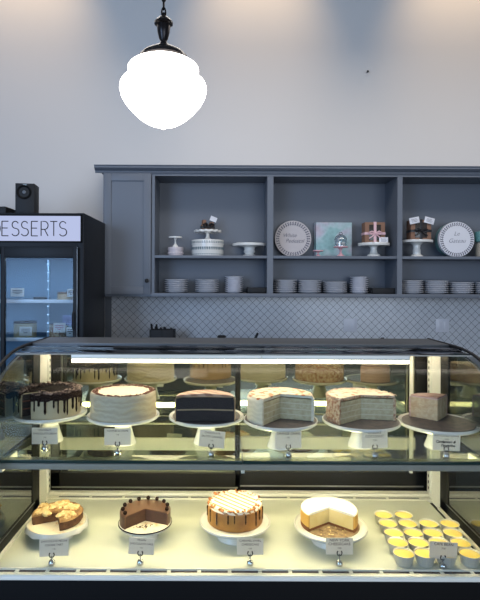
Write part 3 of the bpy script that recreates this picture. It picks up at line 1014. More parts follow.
# deck pan with the front and rear vent rails
MB().box(XL + .015, XR - .025, 1.69, 2.262, DECK - .03, DECK, .002).build('deck', 'deck', case)
fr = MB()
fr.box(XL - .05, XR + .05, YF, 1.664, DECK - .0165, DECK - .008, .005)
fr.box(XL - .05, XR + .05, YF + .004, 1.69, DECK - .0165, DECK - .004, .001)
fr.box(XL, XR, 1.6835, 1.6905, DECK - .02, DECK + .002, .001)
fr.box(XL, XR, YF + .006, 1.6685, DECK - .02, DECK - .001, .002)
fr = fr.build('front_rail', 'enamel', case)
nslot = 17
xs = [XL + (XR - XL) * i / nslot for i in range(nslot + 1)]
for i in range(nslot):
    MB().box(xs[i] + .006, xs[i + 1] - .006, 1.669, 1.683, DECK - .0045, DECK - .0035).build('vent_slot', 'slot', fr, False)
b = MB()
for x in xs[1:-1]:
    b.box(x - .006, x + .006, 1.668, 1.684, DECK - .006, DECK - .0005, .0008)
b.build('slot_bridges', 'enamel', fr)
rr = MB().box(XL, XR, 2.262, 2.30, DECK - .03, DECK + .012, .002).box(XL, XR, 2.225, 2.27, DECK - .01, DECK + .003, .001).build('rear_rail', 'enamel', case)
for i in range(11):
    x0 = XL + .05 + (XR - XL - .1) * i / 11
    MB().box(x0 + .006, x0 + (XR - XL - .1) / 11 - .006, 2.236, 2.246, DECK + .0028, DECK + .0036).build('vent_slot', 'trim_grey', rr, False)

# side walls: glass pane in a dark frame with a white rear panel, curved to the front glass profile
GP = [(1.650, DECK - .006), (1.640, DECK + .12), (1.640, DECK + .26), (1.648, DECK + .38), (1.672, DECK + .475), (1.715, DECK + .550), (1.775, DECK + .604), (1.85, DECK + .642), (1.94, DECK + .666), (2.03, TOP - .002)]
def spline(pts, n=6):
    out = []
    P_ = [Vector((0, a, b_)) for a, b_ in pts]
    for i in range(len(P_) - 1):
        p0, p1, p2, p3 = P_[max(i - 1, 0)], P_[i], P_[i + 1], P_[min(i + 2, len(P_) - 1)]
        for j in range(n):
            t_ = j / n
            q = .5 * ((2 * p1) + (-p0 + p2) * t_ + (2 * p0 - 5 * p1 + 4 * p2 - p3) * t_ ** 2 + (-p0 + 3 * p1 - 3 * p2 + p3) * t_ ** 3)
            out.append((q.y, q.z))
    out.append(pts[-1])
    return out
GS = spline(GP)
def offset(pts, d):
    out = []
    for i, p in enumerate(pts):
        a, c = pts[max(i - 1, 0)], pts[min(i + 1, len(pts) - 1)]
        tx, tz = c[0] - a[0], c[1] - a[1]
        L = math.hypot(tx, tz)
        out.append((p[0] + d * tz / L, p[1] - d * tx / L))
    return out
inner = offset(GS, .008)
for sgn, X in ((-1, XL), (1, XR)):
    o0, o1 = sorted((X, X + sgn * .012))
    outline = [p for p in offset(GS, .012)] + [(2.15, TOP - .004), (2.15, DECK)]
    MB().prism(outline, 'x', o0, o1).build('side_glass', 'glass_side', case, False)
    f0, f1 = sorted((X + sgn * .0, X + sgn * .03))
    e0, e1 = sorted((X - sgn * .004, X + sgn * .03))
    # bottom sill and rear stile of the dark frame
    b = MB().box(e0, e1, 1.66, 2.15, DECK - .02, DECK + .048, .003)
    b.box(e0, e1, 2.075, 2.15, DECK + .0, TOP - .006, .003)
    b.build('side_frame', 'frame_dark', case)
    MB().box(*sorted((X - sgn * .0055, X - sgn * .003)), 1.68, 2.09, DECK + .041, DECK + .045).build('frame_trim', 'steel', case)
    MB().box(*sorted((X - sgn * .014, X - sgn * .002)), 1.69, 2.15, DECK - .004, DECK + .006, .001).build('deck_edge', 'enamel', case)
    # white rear panel with slotted shelf standard
    wp = MB().box(e0, e1, 2.15, 2.285, DECK - .01, TOP - .004, .001).build('rear_panel', 'enamel', case, False)
    xi = X - sgn * .004
    s0, s1 = sorted((xi, xi - sgn * .008))
    st = MB().box(s0, s1, 2.235, 2.262, DECK + .02, TOP - .03, .001).build('shelf_standard', 'enamel', wp)
    c = MB()
    z = DECK + .04
    while z < TOP - .05:
        c.box(*sorted((xi - sgn * .0078, xi - sgn * .0088)), 2.244, 2.253, z, z + .012)
        z += .026
    c.build('standard_slots', 'slot', st)
    # shelf bracket, a tapered arm under the glass
    MB().prism([(2.24, SHELF - .012), (2.24, SHELF - .10), (2.20, SHELF - .06), (1.85, SHELF - .022), (1.81, SHELF - .012)], 'x', *sorted((xi - sgn * .002, xi - sgn * .008))).build('shelf_bracket', 'frame_dark', case, False)
    # dark rubber gasket following the curve of the front glass
    b = MB()
    path = offset(GS, -.002) + [(2.12, TOP + .001), (2.36, TOP + .001)]
    b.tube([(X + sgn * .028, y, z) for y, z in path], .006, 8)
    b.build('edge_gasket', 'black_matte', case)
# centre bracket
# glass
MB().prism(GS + list(reversed(inner)), 'x', XL - .028, XR + .028).build('front_glass', 'glass_front', case, True, 60)
# top: dark glossy panel and a steel rear strip
MB().box(XL - .03, XR + .03, 2.03, 2.13, TOP - .012, TOP - .001, .002).box(XL, XR, 1.90, 2.03, TOP - .008, TOP - .0045, .001).build('top_panel', 'top_dark', case)
tag(MB().box(XL - .036, XR + .036, 2.13, 2.36, TOP - .02, TOP + .003, .003).build('rear_top_strip', 'strip_grey', case), 'brushed grey strip', None)
MB().box(XL - .03, XR + .03, 2.333, 2.36, DECK - .05, TOP - .01).build('back_panel', 'black', case)
# LED bar under the top front edge, in two lengths
for a, b_ in ((PX(70, 1.88), PX(262, 1.88)), (PX(262.3, 1.88), PX(412, 1.88))):
    h = MB().box(a, b_, 1.898, 1.94, TOP - .028, TOP - .012, .001).build('light_bar', 'enamel', case)
    MB().box(a, b_, 1.902, 1.930, TOP - .041, TOP - .027, .003).build('led_tube', 'led', h)
MB().box(XL, XR, 1.90, 1.945, TOP - .0125, TOP - .008).build('light_channel', 'bar_grey', case)
rl = MB().box(XL + .02, XR - .02, 2.19, 2.235, TOP - .03, TOP - .02, .002).build('light_bar', 'enamel', case)  # holder for the added rear fill, out of view
MB().box(XL + .03, XR - .03, 2.20, 2.225, TOP - .042, TOP - .029, .003).build('led_tube', 'rear_fill', rl)  # added unseen fill that lights the cake backs shown in the mirror

# glass shelf, two panes with a joint, on the grey front bar with its own LED
xj = PX(243.5, 1.75)
for a, b_ in ((XL + .012, xj - .001), (xj + .001, XR - .012)):
    s = MB().box(a, b_, 1.740, 2.235, SHELF - .010, SHELF, .001).build('glass_shelf', 'glass_shelf', case, False)
    MB().box(a, b_, 1.7365, 1.740, SHELF - .010, SHELF, .0008).build('shelf_edge', 'glass_edge', s)
br = MB().box(XL + .004, XR - .004, 1.735, 1.740, SHELF - .031, SHELF - .0105, .001).box(XL + .004, XR - .004, 1.735, 1.80, SHELF - .016, SHELF - .0105, .001).build('shelf_bar', 'bar_grey', case)
MB().box(XL + .02, XR - .02, 1.838, 1.862, SHELF - .064, SHELF - .042, .005).build('led_tube', 'led_shelf', br)
for xb in (XL + .01, xj - .006, XR - .022):
    MB().box(xb, xb + .012, 1.738, 1.868, SHELF - .042, SHELF - .0105, .001).build('tube_bracket', 'enamel', br)
MB().box(XL + .004, XR - .004, 2.230, 2.243, SHELF - .016, SHELF - .0105, .002).build('shelf_rear_rail', 'enamel', case)

# mirrored sliding rear doors
def rear_door(x0, x1, y):
    z0, z1 = DECK + .012, TOP - .025
    b = MB()
    b.box(x0, x0 + (.045 if x0 < 0 else .024), y, y + .02, z0, z1, .002).box(x1 - (.045 if x1 > .5 else .024), x1, y, y + .02, z0, z1, .002)
    b.box(x0, x1, y, y + .02, z0, z0 + .078, .002).box(x0, x1, y, y + .02, z1 - .03, z1, .002)
    d = b.build('rear_door', 'frame_dark', case)
    MB().box(x0 + .018, x1 - .018, y + .012, y + .018, z0 + .07, z1 - .025).build('mirror_pane', 'mirror', d, False)
    MB().box(x0 + .022, x1 - .022, y + .002, y + .013, CAMH - .746, CAMH - .692, .003).build('door_rail', 'enamel', d)
    MB().box(x0 + .01, x1 - .01, y - .002, y, z0 + .012, z0 + .018).build('track_line', 'steel', d)
rear_door(XL + .0, .084, 2.287)
rear_door(.060, XR - .0, 2.310)
MB().box(XR - .075, XR - .062, 2.300, 2.310, DECK + .09, TOP - .03).build('door_seal', 'enamel', case)

# ------------------------------------------------------------------ pendant lamp
PY = 2.2
pk = PY / F
pxx = (162.5 - 222) * pk
def pz(py): return CAMH - (py - 282) * pk
pend = empty('pendant_lamp', (pxx, PY, pz(129.2)), 'glowing white schoolhouse pendant lamp hanging on a dark chain', 'lamp')
z0 = pz(129.2)
pr = [(0, 129.2), (2.5, 128.8), (4.5, 127), (9, 126), (14, 124.6), (20, 121.3), (25, 117.6), (31, 112), (37.5, 104.5), (41.5, 97.5), (43.2, 90.5), (42.5, 85.5), (41, 82.8), (38.5, 81), (36, 78.6), (33.8, 77), (33.2, 75.4), (34.3, 73.2), (35.3, 70.8), (35, 68.8), (33.6, 67), (31, 65.2), (26.5, 63), (22, 61.5)]
MB().lathe([(r * pk, pz(y) - z0) for r, y in pr], 64).build('globe', 'globe', pend, True, 60)
pr = [(23.5, 61.5), (24.5, 60), (24, 57.5), (20, 53.5), (14, 50), (9, 47.5), (6, 45), (3.6, 43.5), (3.2, 41.5), (4.5, 39), (6, 33), (6.8, 27), (6.5, 25.5), (9.2, 24.5), (9.2, 22.5), (7, 20), (4, 17.5), (2, 16), (1.2, 13), (0, 13)]
MB().lathe([(0, pz(61.5) - z0)] + [(r * pk, pz(y) - z0) for r, y in pr], 40).build('fitter_cap', 'bronze', pend)
b = MB()
zc = pz(13) - z0
i = 0
while zc < 5.3 - z0:
    L = .022
    pts = []
    for j in range(12):
        a = 2 * PI * j / 12
        u, v = .0085 * math.cos(a), L * math.sin(a)
        pts.append((u, 0, zc + v) if i % 2 == 0 else (0, u, zc + v))
    b.tube(pts, .0036, 6, True)
    zc += .034
    i += 1
b.build('chain', 'bronze', pend)

# ------------------------------------------------------------------ cake stands in the case
def stand(Y, px, d, r, label, surf, style='plain', m_='porcelain'):
    x = PX(px, Y)
    h = CAMH - d - surf
    t = empty('cake_stand', (x, Y, surf), label, 'cake stand', 'white cake stands in the display case')
    if style == 'plain':
        MB().sector([(0, h - .010), (r * .55, h - .011), (r * .96, h - .009), (r, h - .004), (r, h + .003), (r * .985, h + .0045), (r * .955, h + .002), (r * .93, h), (0, h)], 0, 360, 72).build('plate', m_, t)
        MB().lathe([(0, 0), (.048, 0), (.048, .004), (.045, .010), (.038, .030), (.030, h * .6), (.036, h - .03), (.05, h - .014), (.055, h - .010), (0, h - .010)], 40).build('pedestal', m_, t)
    elif style == 'drum':
        MB().sector([(0, h - .010), (r * .55, h - .011), (r * .96, h - .008), (r, h - .003), (r, h + .003), (r * .985, h + .004), (r * .95, h), (0, h)], 0, 360, 72).build('plate', m_, t)
        MB().lathe([(0, 0), (.066, 0), (.067, .003), (.062, .012), (.056, h - .02), (.062, h - .010), (0, h - .010)], 40).build('pedestal', m_, t)
    elif style == 'skirt':
        MB().sector([(0, h - .010), (r * .95, h - .010), (r * .97, h), (r * .93, h), (0, h)], 0, 360, 72).build('plate', m_, t)
        def jit(x_, y_, z_, rr_, a):
            lower = max(0, (h - z_) / .015)
            w = .5 + .5 * math.cos(a * 12)
            return x_ * (1 + .03 * lower * w), y_ * (1 + .03 * lower * w), z_ - .004 * w * min(1, lower)
        MB().sector([(r * .955, h + .002), (r * .985, h + .004), (r, h), (r * 1.01, h - .006), (r * 1.02, h - .012), (r * .99, h - .013), (r * .97, h - .006)], 0, 360, 144, jit).build('scalloped_skirt', m_, t)
        MB().lathe([(0, 0), (.062, 0), (.062, .004), (.05, .012), (.036, .025), (.036, h - .03), (.05, h - .012), (0, h - .010)], 40).build('pedestal', m_, t)
    return t, x, CAMH - d


def frost_profile(r, rin, h, t, n=8):
    """Closed outline of a frosting shell: outside wall, rounded edge, top, inner return."""
    p = [(rin, 0)] + [(r, h * .88 * i / n) for i in range(n + 1)]
    p += [(r - .003, h * .94), (r - .008, h * .985), (r - .016, h), (r * .6, h), (r * .3, h), (0, h), (0, h - t), (rin, h - t)]
    return p


def wob(amp, freq, seed):
    def j(x, y, z, r, a):
        k_ = 1 + amp * noise.noise(Vector((x * freq + seed, y * freq, z * freq * 2.5)))
        return x * k_, y * k_, z
    return j


def drips(R, h, a0, a1, n, lo, hi, rad, seed, mname, parent, skip=None, name='chocolate_drip'):
    rnd = random.Random(seed)
    b = MB()
    for i in range(n):
        a = math.radians(a0 + (a1 - a0) * (i + rnd.uniform(.2, .8)) / n)
        if skip and skip[0] - 3 < math.degrees(a) % 360 < skip[1] + 3: continue
        L = rnd.uniform(lo, hi)
        r_ = rad * rnd.uniform(.7, 1.2)
        pts, rs = [], []
        for j in range(6):
            f = j / 5
            pts.append(((R + .0005) * math.cos(a), (R + .0005) * math.sin(a), h - .004 - L * f))
            rs.append(r_ * (1.25 - .5 * f + (.35 if j == 4 else 0)) * (.6 if j == 5 else 1))
        b.tube(pts, rs, 8)
    return b.build(name, mname, parent)


def crumbs(parent, name, mname, n, gen, s0, s1, seed, flat=.6, rough=.5):
    rnd = random.Random(seed)
    b = MB()
    for i in range(n):
        c = gen(rnd)
        if c is None: continue
        b.ball(c, rnd.uniform(s0, s1), rnd.uniform(.7, 1.3), rnd.uniform(.7, 1.3), flat * rnd.uniform(.7, 1.3), 1, rough)
    o = b.build(name, mname, parent)
    o['kind'] = 'stuff'
    return o


def in_gap(a, gap):
    a %= 360
    return gap and gap[0] - 1 < a < gap[1] + 1


SH = SHELF
# T1 chocolate drip coconut cake
t, x, z = stand(1.955, 51, .4945, .135, 'white cake stand under the chocolate drip cake, leftmost on the glass shelf', SH)
gap = (221, 251)
c = empty('layer_cake', (x, 1.955, z), 'cream cake with dark chocolate drips and flaked rim, narrow slice cut out', 'cake')
R, h = .110, .085
MB().sector(frost_profile(R, R - .004, h, .004), gap[1], gap[0] + 360, 120, wob(.012, 20, 3)).build('frosting', 'drip_cream', c)
MB().sector([(0, .001), (R - .004, .001), (R - .004, h - .004), (0, h - .004)], gap[1], gap[0] + 360, 90).build('sponge', 'choc_sponge', c)
for zz in (.026, .054):
    MB().sector([(0, zz), (R - .0045, zz), (R - .0045, zz + .004), (0, zz + .004)], gap[1] - .4, gap[0] + 360.4, 90).build('filling', 'rim_crumb', c)
def gj(x_, y_, z_, r_, a):
    if z_ < h - .006 and r_ > R - .004:
        w = noise.noise(Vector((math.cos(a) * 5, math.sin(a) * 5, 7)))
        return x_, y_, z_ - .012 * max(0, .3 + w)
    return x_, y_, z_
MB().sector([(0, h), (R - .012, h), (R, h - .006), (R + .001, h - .016), (R + .004, h - .016), (R + .004, h - .004), (R - .006, h + .005), (R - .03, h + .003), (0, h + .003)], gap[1], gap[0] + 360, 160, gj).build('glaze', 'choc_glaze', c)
drips(R + .001, h - .012, 0, 360, 34, .012, .062, .0036, 5, 'choc_glaze', c, gap)
def g(r_):
    a = r_.uniform(0, 360)
    if in_gap(a, gap): return None
    q = R - .014 + r_.gauss(0, .011); a = math.radians(a)
    return (min(q, R + .004) * math.cos(a), min(q, R + .004) * math.sin(a), h + .004 + r_.uniform(-.002, .006))
crumbs(c, 'coconut_flakes', 'flake', 560, g, .003, .0062, 11)

# T2 whole buttercream cake
t, x, z = stand(1.93, 124, .4965, .1335, 'white cake stand under the whole buttercream cake on the glass shelf', SH)
c = empty('layer_cake', (x, 1.93, z), 'whole cream buttercream cake with red-brown crumb ring on top', 'cake')
R, h = .1205, .089
MB().sector([(0, 0)] + [(R, h * .9 * i / 10) for i in range(11)] + [(R - .001, h * .97), (R - .005, h + .003), (R - .011, h + .002), (R - .014, h - .004), (0, h - .004)], 0, 360, 120, wob(.022, 18, 9)).build('frosting', 'butter', c)
M['pale_top'] = mat('pale_cream_top', '#f0dcc4', .5, bump=(40, .3))
MB().sector([(0, h - .006), (R - .016, h - .006), (R - .017, h), (R * .5, h + .001), (0, h + .001)], 0, 360, 80).build('top_cream', 'pale_top', c)
def g(r_):
    a = r_.uniform(0, 2 * PI); q = R - .016 + r_.gauss(0, .005)
    return (q * math.cos(a), q * math.sin(a), h + .0015 + r_.uniform(-.001, .003))
crumbs(c, 'crumb_ring', 'rim_crumb', 420, g, .0022, .0042, 12)

# T3 half chocolate cake
t, x, z = stand(1.94, 207, .5015, .140, 'white cake stand under the half chocolate cake on the glass shelf', SH)
bd = MB().lathe([(0, 0), (.126, 0), (.126, .003), (0, .003)], 64).build('cake_board', 'board', loc=(x, 1.94, z))
tag(bd, 'dark round cake board under the half chocolate cake', 'board')
c = empty('layer_cake', (x - .002, 1.852, z + .003), 'half chocolate layer cake, flat black cut face, caramel frosting and lattice top', 'cake')
R, h = .108, .090
a0, a1 = -4, 184
MB().sector(frost_profile(R, R - .0035, h, .003), a0, a1, 120, wob(.010, 18, 21)).build('frosting', 'caramel_frost', c)
MB().sector([(0, .001), (R - .0035, .001), (R - .0035, h - .003), (0, h - .003)], a0 + .2, a1 - .2, 90).build('sponge', 'choc_sponge', c)
MB().sector([(0, .040), (R - .007, .040), (R - .007, .0445), (0, .0445)], a0 - .4, a1 + .4, 90, lambda x_, y_, z_, r_, a: (x_, y_, z_ + .002 * noise.noise(Vector((x_ * 40, y_ * 40, 2))))).build('filling', 'tan_fill', c)
MB().sector([(0, h - .001), (R - .010, h - .001), (R - .006, h + .001), (R - .02, h + .005), (0, h + .010)], a0, a1, 80).build('lattice_top', 'lattice', c)
drips(R, h - .004, 5, 175, 12, .02, .045, .0020, 8, 'caramel_dark', c, name='caramel_drip')

def wedge_cake(Y, px, d, r, cr, h, gap, lab_stand, lab_cake, lab_board, side, top, layers, sponge, fill, seed, nl=4):
    t, x, z = stand(Y, px, d, r, lab_stand, SH)
    bd = MB().lathe([(0, 0), (cr + .012, 0), (cr + .012, .003), (0, .003)], 64).build('cake_board', 'board', loc=(x, Y, z))
    tag(bd, lab_board, 'board')
    c = empty('layer_cake', (x, Y, z + .003), lab_cake, 'cake')
    a0, a1 = gap[1], gap[0] + 360
    MB().sector(frost_profile(cr, cr - .009, h, .007), a0, a1, 120, wob(.012, 18, seed)).build('frosting', side, c)
    H = h - .008
    for i in range(nl):
        z0_, z1_ = .001 + H * i / nl, .001 + H * (i + 1) / nl - .004
        MB().sector([(0, z0_), (cr - .0092, z0_), (cr - .0092, z1_), (0, z1_)], a0 + .15, a1 - .15, 80, lambda x_, y_, z_, r_, a: (x_, y_, z_ + .0015 * noise.noise(Vector((x_ * 50, y_ * 50, z_ * 20))))).build('sponge_layer', sponge, c)
        if i < nl - 1:
            MB().sector([(0, z1_ - .0012), (cr - .0095, z1_ - .0012), (cr - .0095, z1_ + .0052), (0, z1_ + .0052)], a0 + .3, a1 - .3, 80).build('filling', fill, c)
    MB().sector([(0, h - .001), (cr - .010, h - .001), (cr - .004, h - .003), (cr - .008, h + .003), (cr * .5, h + .003), (0, h + .003)], a0, a1, 90, lambda x_, y_, z_, r_, a: (x_, y_, z_ + .002 * noise.noise(Vector((x_ * 70, y_ * 70, seed))))).build('topping', top, c)
    return c, x, z
c4, x4, z4 = wedge_cake(1.895, 281, .502, .135, .122, .089, (233, 342), 'white cake stand under the orange-flecked white cake on the glass shelf',
    'white frosted cake with orange flecks on top, cut open to pale layers', 'dark cake board under the orange-flecked white cake', 'white_frost', 'orange_top', 4, 'pale_sponge', 'cream_fill', 31)
c5, x5, z5 = wedge_cake(1.913, 361.5, .508, .141, .125, .089, (219, 352), 'white cake stand under the crumb-coated coconut cake on the glass shelf',
    'crumb-coated coconut layer cake with a wide wedge cut out', 'dark cake board under the crumb-coated coconut cake', 'crumb_tan', 'coco_top', 4, 'pale_sponge', 'cream_fill', 37)
def rimcrumbs(c, R, h, gap, mname, n, seed, name):
    def g(r_):
        a = r_.uniform(0, 360)
        if in_gap(a, gap): return None
        a = math.radians(a)
        if r_.random() < .6:
            q = R - .006 + r_.gauss(0, .006)
            return (q * math.cos(a), q * math.sin(a), h + .002)
        zz = r_.uniform(.004, h)
        return (R * 1.003 * math.cos(a), R * 1.003 * math.sin(a), zz)
    crumbs(c, name, mname, n, g, .0018, .0034, seed)
M['toast_crumb'] = mat('toasted_coconut', '#b98f78', .85, vary=(60, .4, .6), col2='#e0c8ae')
rimcrumbs(c5, .125, .089, (219, 352), 'toast_crumb', 900, 41, 'toasted_coconut')

# T6 last slice
t, x, z = stand(1.90, 438.5, .512, .1415, 'white cake stand under the single remaining slice, rightmost on the glass shelf', SH)
bd = MB().lathe([(0, 0), (.126, 0), (.126, .003), (0, .003)], 64).build('cake_board', 'board', loc=(x, 1.90, z))
tag(bd, 'dark round cake board under the single remaining slice', 'board')
c = empty('cake_slice', (x, 1.905, z + .003), 'last slice of rose-frosted almond cake alone on a dark board', 'cake')
R, h = .106, .082
a0, a1 = 48, 138
MB().sector(frost_profile(R, R - .007, h, .005), a0, a1, 120, wob(.010, 18, 51)).build('frosting', 'rose_frost', c)
MB().sector([(0, .001), (R - .007, .001), (R - .007, h - .005), (0, h - .005)], a0 + .3, a1 - .3, 90).build('sponge', 'almond_sponge', c)
MB().sector([(0, h - .001), (R - .008, h - .001), (R - .004, h + .001), (R - .012, h + .003), (0, h + .003)], a0, a1, 90).build('topping', 'almond_top', c)

# ------------------------------------------------------------------ deck cakes
DK = DECK
t, x, z = stand(1.905, 58.3, .884, .108, 'white scalloped cake stand under the cookie tart on the deck', DK, 'skirt')
gap = (207, 292)
c = empty('cookie_tart', (x, 1.91, z), 'brown tart topped with pale cookie crumble, front wedge missing', 'tart')
R, h = .0895, .038
MB().sector([(0, .001), (R - .004, .001), (R, .006)] + [(R, h * .3), (R, h * .6), (R, h * .8), (0, h * .8)], gap[1], gap[0] + 360, 90, wob(.03, 25, 61)).build('tart_base', 'tan_cake', c)
MB().sector([(0, h * .78), (R * .99, h * .78), (R + .001, h * .85), (R - .005, h - .001), (R * .5, h), (0, h)], gap[1], gap[0] + 360, 90, wob(.03, 25, 61)).build('golden_top', 'tart_top', c)
rnd = random.Random(66)
for fr_, q0 in ((.12, .58), (.34, .60), (.56, .56), (.78, .60), (.93, .58)):
    a = math.radians(gap[1] + (360 - (gap[1] - gap[0])) * fr_)
    b = MB()
    for k_ in range(14):
        u, aa = rnd.uniform(.0, .027), rnd.uniform(0, 6.28)
        X_, Y_ = R * q0 * math.cos(a) + u * math.cos(aa), R * q0 * math.sin(a) + u * math.sin(aa)
        b.ball((X_, Y_, h - .001), rnd.uniform(.008, .0135), rnd.uniform(.8, 1.3), rnd.uniform(.8, 1.3), .75, 2, .55)
    b.build('cookie_chunk', 'cookie', c)
bd = MB().lathe([(0, 0), (.100, 0), (.100, .0008), (0, .0008)], 64).build('cake_board', 'board_white', loc=(x, 1.905, z))
tag(bd, 'pale crumb-marked paper round under the cookie tart', 'paper')
c.location.z += .0008

t, x, z = stand(1.90, 146.3, .882, .095, 'low white cake stand under the chocolate torte on the deck', DK, 'plain')
bd = MB().lathe([(0, 0), (.0962, 0), (.0962, .003), (0, .003)], 64).build('cake_board', 'board_white', loc=(x, 1.90, z + .0))
bd['label'] = 'white cake board with dark rim and chocolate smears under the torte'; bd['category'] = 'board'
MB().sector([(.0955, 0), (.0978, 0), (.0978, .0036), (.0955, .0036)], 0, 360, 64).build('board_rim', 'choc_glaze', bd)
c = empty('chocolate_torte', (x, 1.902, z + .003), 'smooth chocolate torte ringed with chocolate balls, front-right wedge missing', 'torte')
R, h = .0925, .046
gap = (227, 338)
MB().sector(frost_profile(R, R - .005, h, .004), gap[1], gap[0] + 360, 90).build('ganache', 'choc_top', c)
MB().sector([(0, .001), (R - .005, .001), (R - .005, h - .004), (0, h - .004)], gap[1] + .3, gap[0] + 359.7, 80).build('filling', 'choc_sponge_b', c)
for i in range(10):
    a = math.radians(gap[1] + 12 + (249 - 22) * i / 9)
    MB().ball((R * .88 * math.cos(a), R * .88 * math.sin(a), h + .006), .0076, sub=2).build('chocolate_ball', 'choc_glaze', c)
crumbs(bd, 'chocolate_smear', 'choc_sponge_b', 26, lambda r_: (r_.gauss(.0, .014), r_.gauss(-.040, .012), .0034), .002, .004, 17, .25)

t, x, z = stand(1.905, 236, .877, .130, 'white drum-footed cake stand under the caramel cheesecake on the deck', DK, 'drum')
c = empty('caramel_cheesecake', (x, 1.91, z), 'whole caramel cheesecake with white iced stripes and pecan rim', 'cheesecake')
R, h = .1015, .062
MB().sector([(0, .0), (R - .003, .0), (R, .004)] + [(R, h * i / 6) for i in range(1, 6)] + [(R - .002, h - .003), (R - .008, h), (0, h)], 0, 360, 90, wob(.012, 22, 71)).build('cheesecake_body', 'caramel', c)
MB().sector([(0, h), (R - .010, h), (R - .004, h - .002), (R - .006, h + .005), (R - .016, h + .007), (0, h + .007)], 0, 360, 90, wob(.02, 40, 77)).build('iced_top', 'icing_stripe', c)
drips(R + .0005, h + .002, 180, 360, 9, .025, .050, .0024, 81, 'caramel_dark', c, name='caramel_drip')
def g(r_):
    a = r_.uniform(0, 2 * PI); q = R - .010 + r_.gauss(0, .004)
    return (q * math.cos(a), q * math.sin(a), h + .008)
crumbs(c, 'pecan_rim', 'pecan', 110, g, .0035, .0065, 18, .7)
M['cream_dab'] = mat('whipped_cream', '#f3ead6', .5)
def g2(r_):
    a = r_.uniform(0, 2 * PI); q = R - .012 + r_.gauss(0, .003)
    return (q * math.cos(a), q * math.sin(a), h + .006)
crumbs(c, 'cream_border', 'cream_dab', 70, g2, .006, .009, 19, .7, .2)

t, x, z = stand(1.872, 331.3, .877, .130, 'white drum-footed cake stand under the plain cheesecake on the deck', DK, 'drum')
bd = MB().lathe([(0, 0), (.1045, 0), (.1045, .002), (0, .002)], 64).build('cake_board', 'crumbs_board', loc=(x, 1.877, z))
tag(bd, 'crumb-covered board under the plain golden cheesecake', 'board')
c = empty('plain_cheesecake', (x - .004, 1.877, z + .002), 'golden cheesecake with smooth white top, front wedge missing', 'cheesecake')
R, h = .1015, .060
gap = (215, 318)
a0, a1 = gap[1], gap[0] + 360
MB().sector([(R - .004, .0), (R, .0), (R, .014), (R - .004, .014)], a0, a1, 90).sector([(0, 0), (R - .003, 0), (R - .003, .008), (0, .008)], a0, a1, 80, wob(.01, 60, 3)).build('crust', 'crust', c)
MB().sector([(R - .006, .014), (R, .014), (R + .001, h * .6), (R - .001, h - .004), (R - .006, h - .004)], a0, a1, 90).build('baked_side', 'ny_side', c)
MB().sector([(0, .008), (R - .006, .008), (R - .006, h - .004), (0, h - .004)], a0 + .2, a1 - .2, 90).build('filling', 'ny_cut', c)
MB().sector([(0, h - .005), (R - .005, h - .005), (R - .001, h - .004), (R - .004, h), (R - .012, h + .002), (0, h + .002)], a0, a1, 90).build('white_topping', 'ny_top', c)
crumbs(bd, 'loose_crumbs', 'ny_cut', 26, lambda r_: (r_.uniform(-.05, .07), r_.uniform(-.085, -.02), .003), .0012, .003, 23, .4)

# ------------------------------------------------------------------ custard cups
rows = [(2.010, (.630, .708), 'back row'), (1.938, (.625, .700, .777, .855), 'second row from the back'), (1.866, (.622, .693, .763, .836), 'middle row'), (1.796, (.614, .685, .757, .832), 'second row from the front'), (1.724, (.609, .679, .749, .828), 'front row')]
proto = None
pos4 = ['leftmost', 'second from the left', 'third from the left', 'rightmost']
for Y, xs_, rn in rows:
    for i, xx in enumerate(xs_):
        pos = pos4[i] if len(xs_) == 4 else ('left' if i == 0 else 'right')
        lab = 'foil cup of yellow custard, %s in the %s' % (pos, rn)
        if rn == 'front row' and i == 2: lab = 'foil cup of yellow custard hidden behind the front price card'
        if proto is None:
            proto = empty('custard_cup', (xx, Y, DK), lab, 'dessert cup', 'foil cups of yellow custard')
            def fl(x_, y_, z_, r_, a):
                k_ = 1 + .018 * math.cos(a * 24) * (1 if .004 < z_ < .033 else .2)
                return x_ * k_, y_ * k_, z_
            MB().sector([(0, 0), (.0245, 0), (.0265, .003), (.0300, .020), (.0325, .034), (.0348, .0362), (.0345, .0375), (.0322, .0362), (.0305, .030), (.025, .005), (0, .004)], 0, 360, 120, fl).build('foil_cup', 'foil', proto)
            MB().sector([(0, .006), (.0252, .006), (.0312, .032), (.0315, .0335), (.026, .0352), (0, .0358)], 0, 360, 48).build('custard', 'lemon', proto)
        else:
            dup(proto, (xx, Y, DK), lab, rz=random.random())

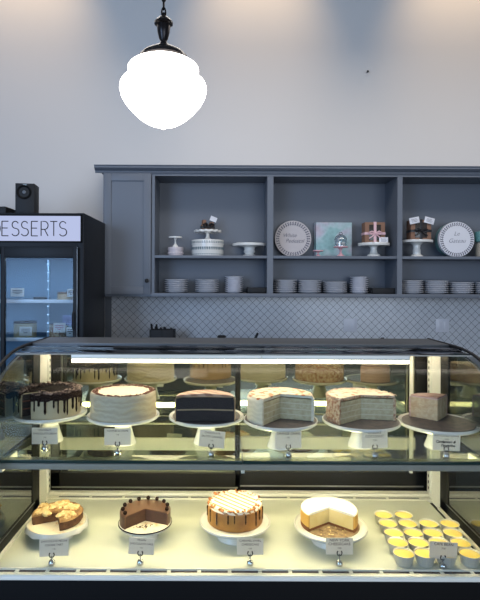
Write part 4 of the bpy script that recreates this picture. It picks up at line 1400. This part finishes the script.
# ------------------------------------------------------------------ price cards on ball clips
def card(px, Ybase, surf, w, h, z0_, lines, label, tilt=0.0, lean=0.0, shift=0.0, hand=None, rz=0.0, size=.0125):
    z0_ -= .004 if surf == SH else 0
    t = empty('price_card', (PX(px, Ybase), Ybase, surf), label, 'price card', 'price cards in the display case', rz)
    MB().lathe([(0, 0), (.010, 0), (.0115, .003), (.011, .010), (.0075, .016), (.0028, .020), (.0022, z0_ + .002), (0, z0_ + .002)], 20).build('weighted_base', 'chrome', t)
    b = MB()
    for s in (-1, 1):
        b.tube([(0, 0, z0_ - .004), (s * .006, -.001, z0_ - .001), (s * .0085, -.002, z0_ + .006), (s * .0065, -.0025, z0_ + .011)], .0017, 6)
        b.ball((s * .0065, -.0025, z0_ + .011), .0026, sub=1)
    b.build('clip_prongs', 'black_matte', t)
    mx = Matrix.Translation((shift, 0, z0_)) @ Matrix.Rotation(tilt, 4, 'Y') @ Matrix.Rotation(lean, 4, 'X')
    cd = MB().box(-w / 2, w / 2, -.0006, .0006, 0, h, .0002).build('card', 'card', t, False)
    cd.matrix_local = mx
    n = len(lines)
    size = min([size] + [w * .94 / (len(q) * .66) for q in lines if q[0] != '~'])
    size = max(size, .0088)
    for i, s in enumerate(lines):
        small = s.startswith('~')
        s = s.lstrip('~')
        sz = size * (.62 if small else 1)
        L = max(1, len(s))
        zz = h * .86 - .0125 * i - (.001 if small else 0)
        text_mesh('lettering', s, sz, 'ink', cd, (0, -.0008, zz))
    if hand:
        for i, s in enumerate(hand):
            text_mesh('handwriting', s, .0125, 'ink_black', cd, (.004 * (1 if i else -1), -.0008, h * .50 - .0125 * i), shear=.4, bold=.0004)
    return t
ch = .058
cwid = .092
card(45.5, 1.838, SH, cwid, ch, .026, ('COCONUT', 'CHOCOLATE CREAM', '~7.50'), 'white price card below the chocolate drip cake on the glass shelf')
card(118.3, 1.797, SH, cwid, ch, .036, ('COOKIES & CREME', '~7.50'), 'white price card below the whole buttercream cake')
card(211.8, 1.784, SH, .088, ch, .034, ('CHOCOLATE', 'SALTED CARAMEL', '~7.50'), 'tilted white price card below the half chocolate cake', tilt=.10)
card(289, 1.780, SH, .090, ch, .034, ('ORANGE CREME', '~7.50'), 'white price card below the orange-flecked white cake')
card(375.6, 1.777, SH, .088, .062, .036, ('CHERRY', 'COCONUT', '~7.50'), 'white price card below the crumb-coated coconut cake', tilt=-.02)
card(446.8, 1.780, SH, .094, .060, .028, ('ALMOND CAKE', '~7.50'), 'price card with black handwriting below the last slice', hand=('Cardamom &', 'Tangerine'), tilt=.04)
card(53, 1.708, DK, .094, .058, .028, ('CHOCOLATE PECAN', 'COOKIE TART', '~7.50'), 'white price card below the cookie tart on the deck', rz=.1, shift=.007)
card(141.5, 1.712, DK, .084, .056, .033, ('VEGAN', 'CHOCOLATE CAKE', '~7.50'), 'white price card below the chocolate torte', tilt=.05, shift=.002)
card(251.3, 1.712, DK, .088, .054, .034, ('CARAMEL SWIRL', 'CHEESECAKE', '~7.50'), 'white price card below the caramel cheesecake')
card(340.6, 1.712, DK, .090, .055, .036, ('NEW YORK', 'CHEESECAKE', '~7.50'), 'white price card below the plain golden cheesecake')
card(444, 1.6985, DK, .091, .056, .030, ('CAFE BEAN', '~7.50'), 'white price card among the custard cups', tilt=.06)
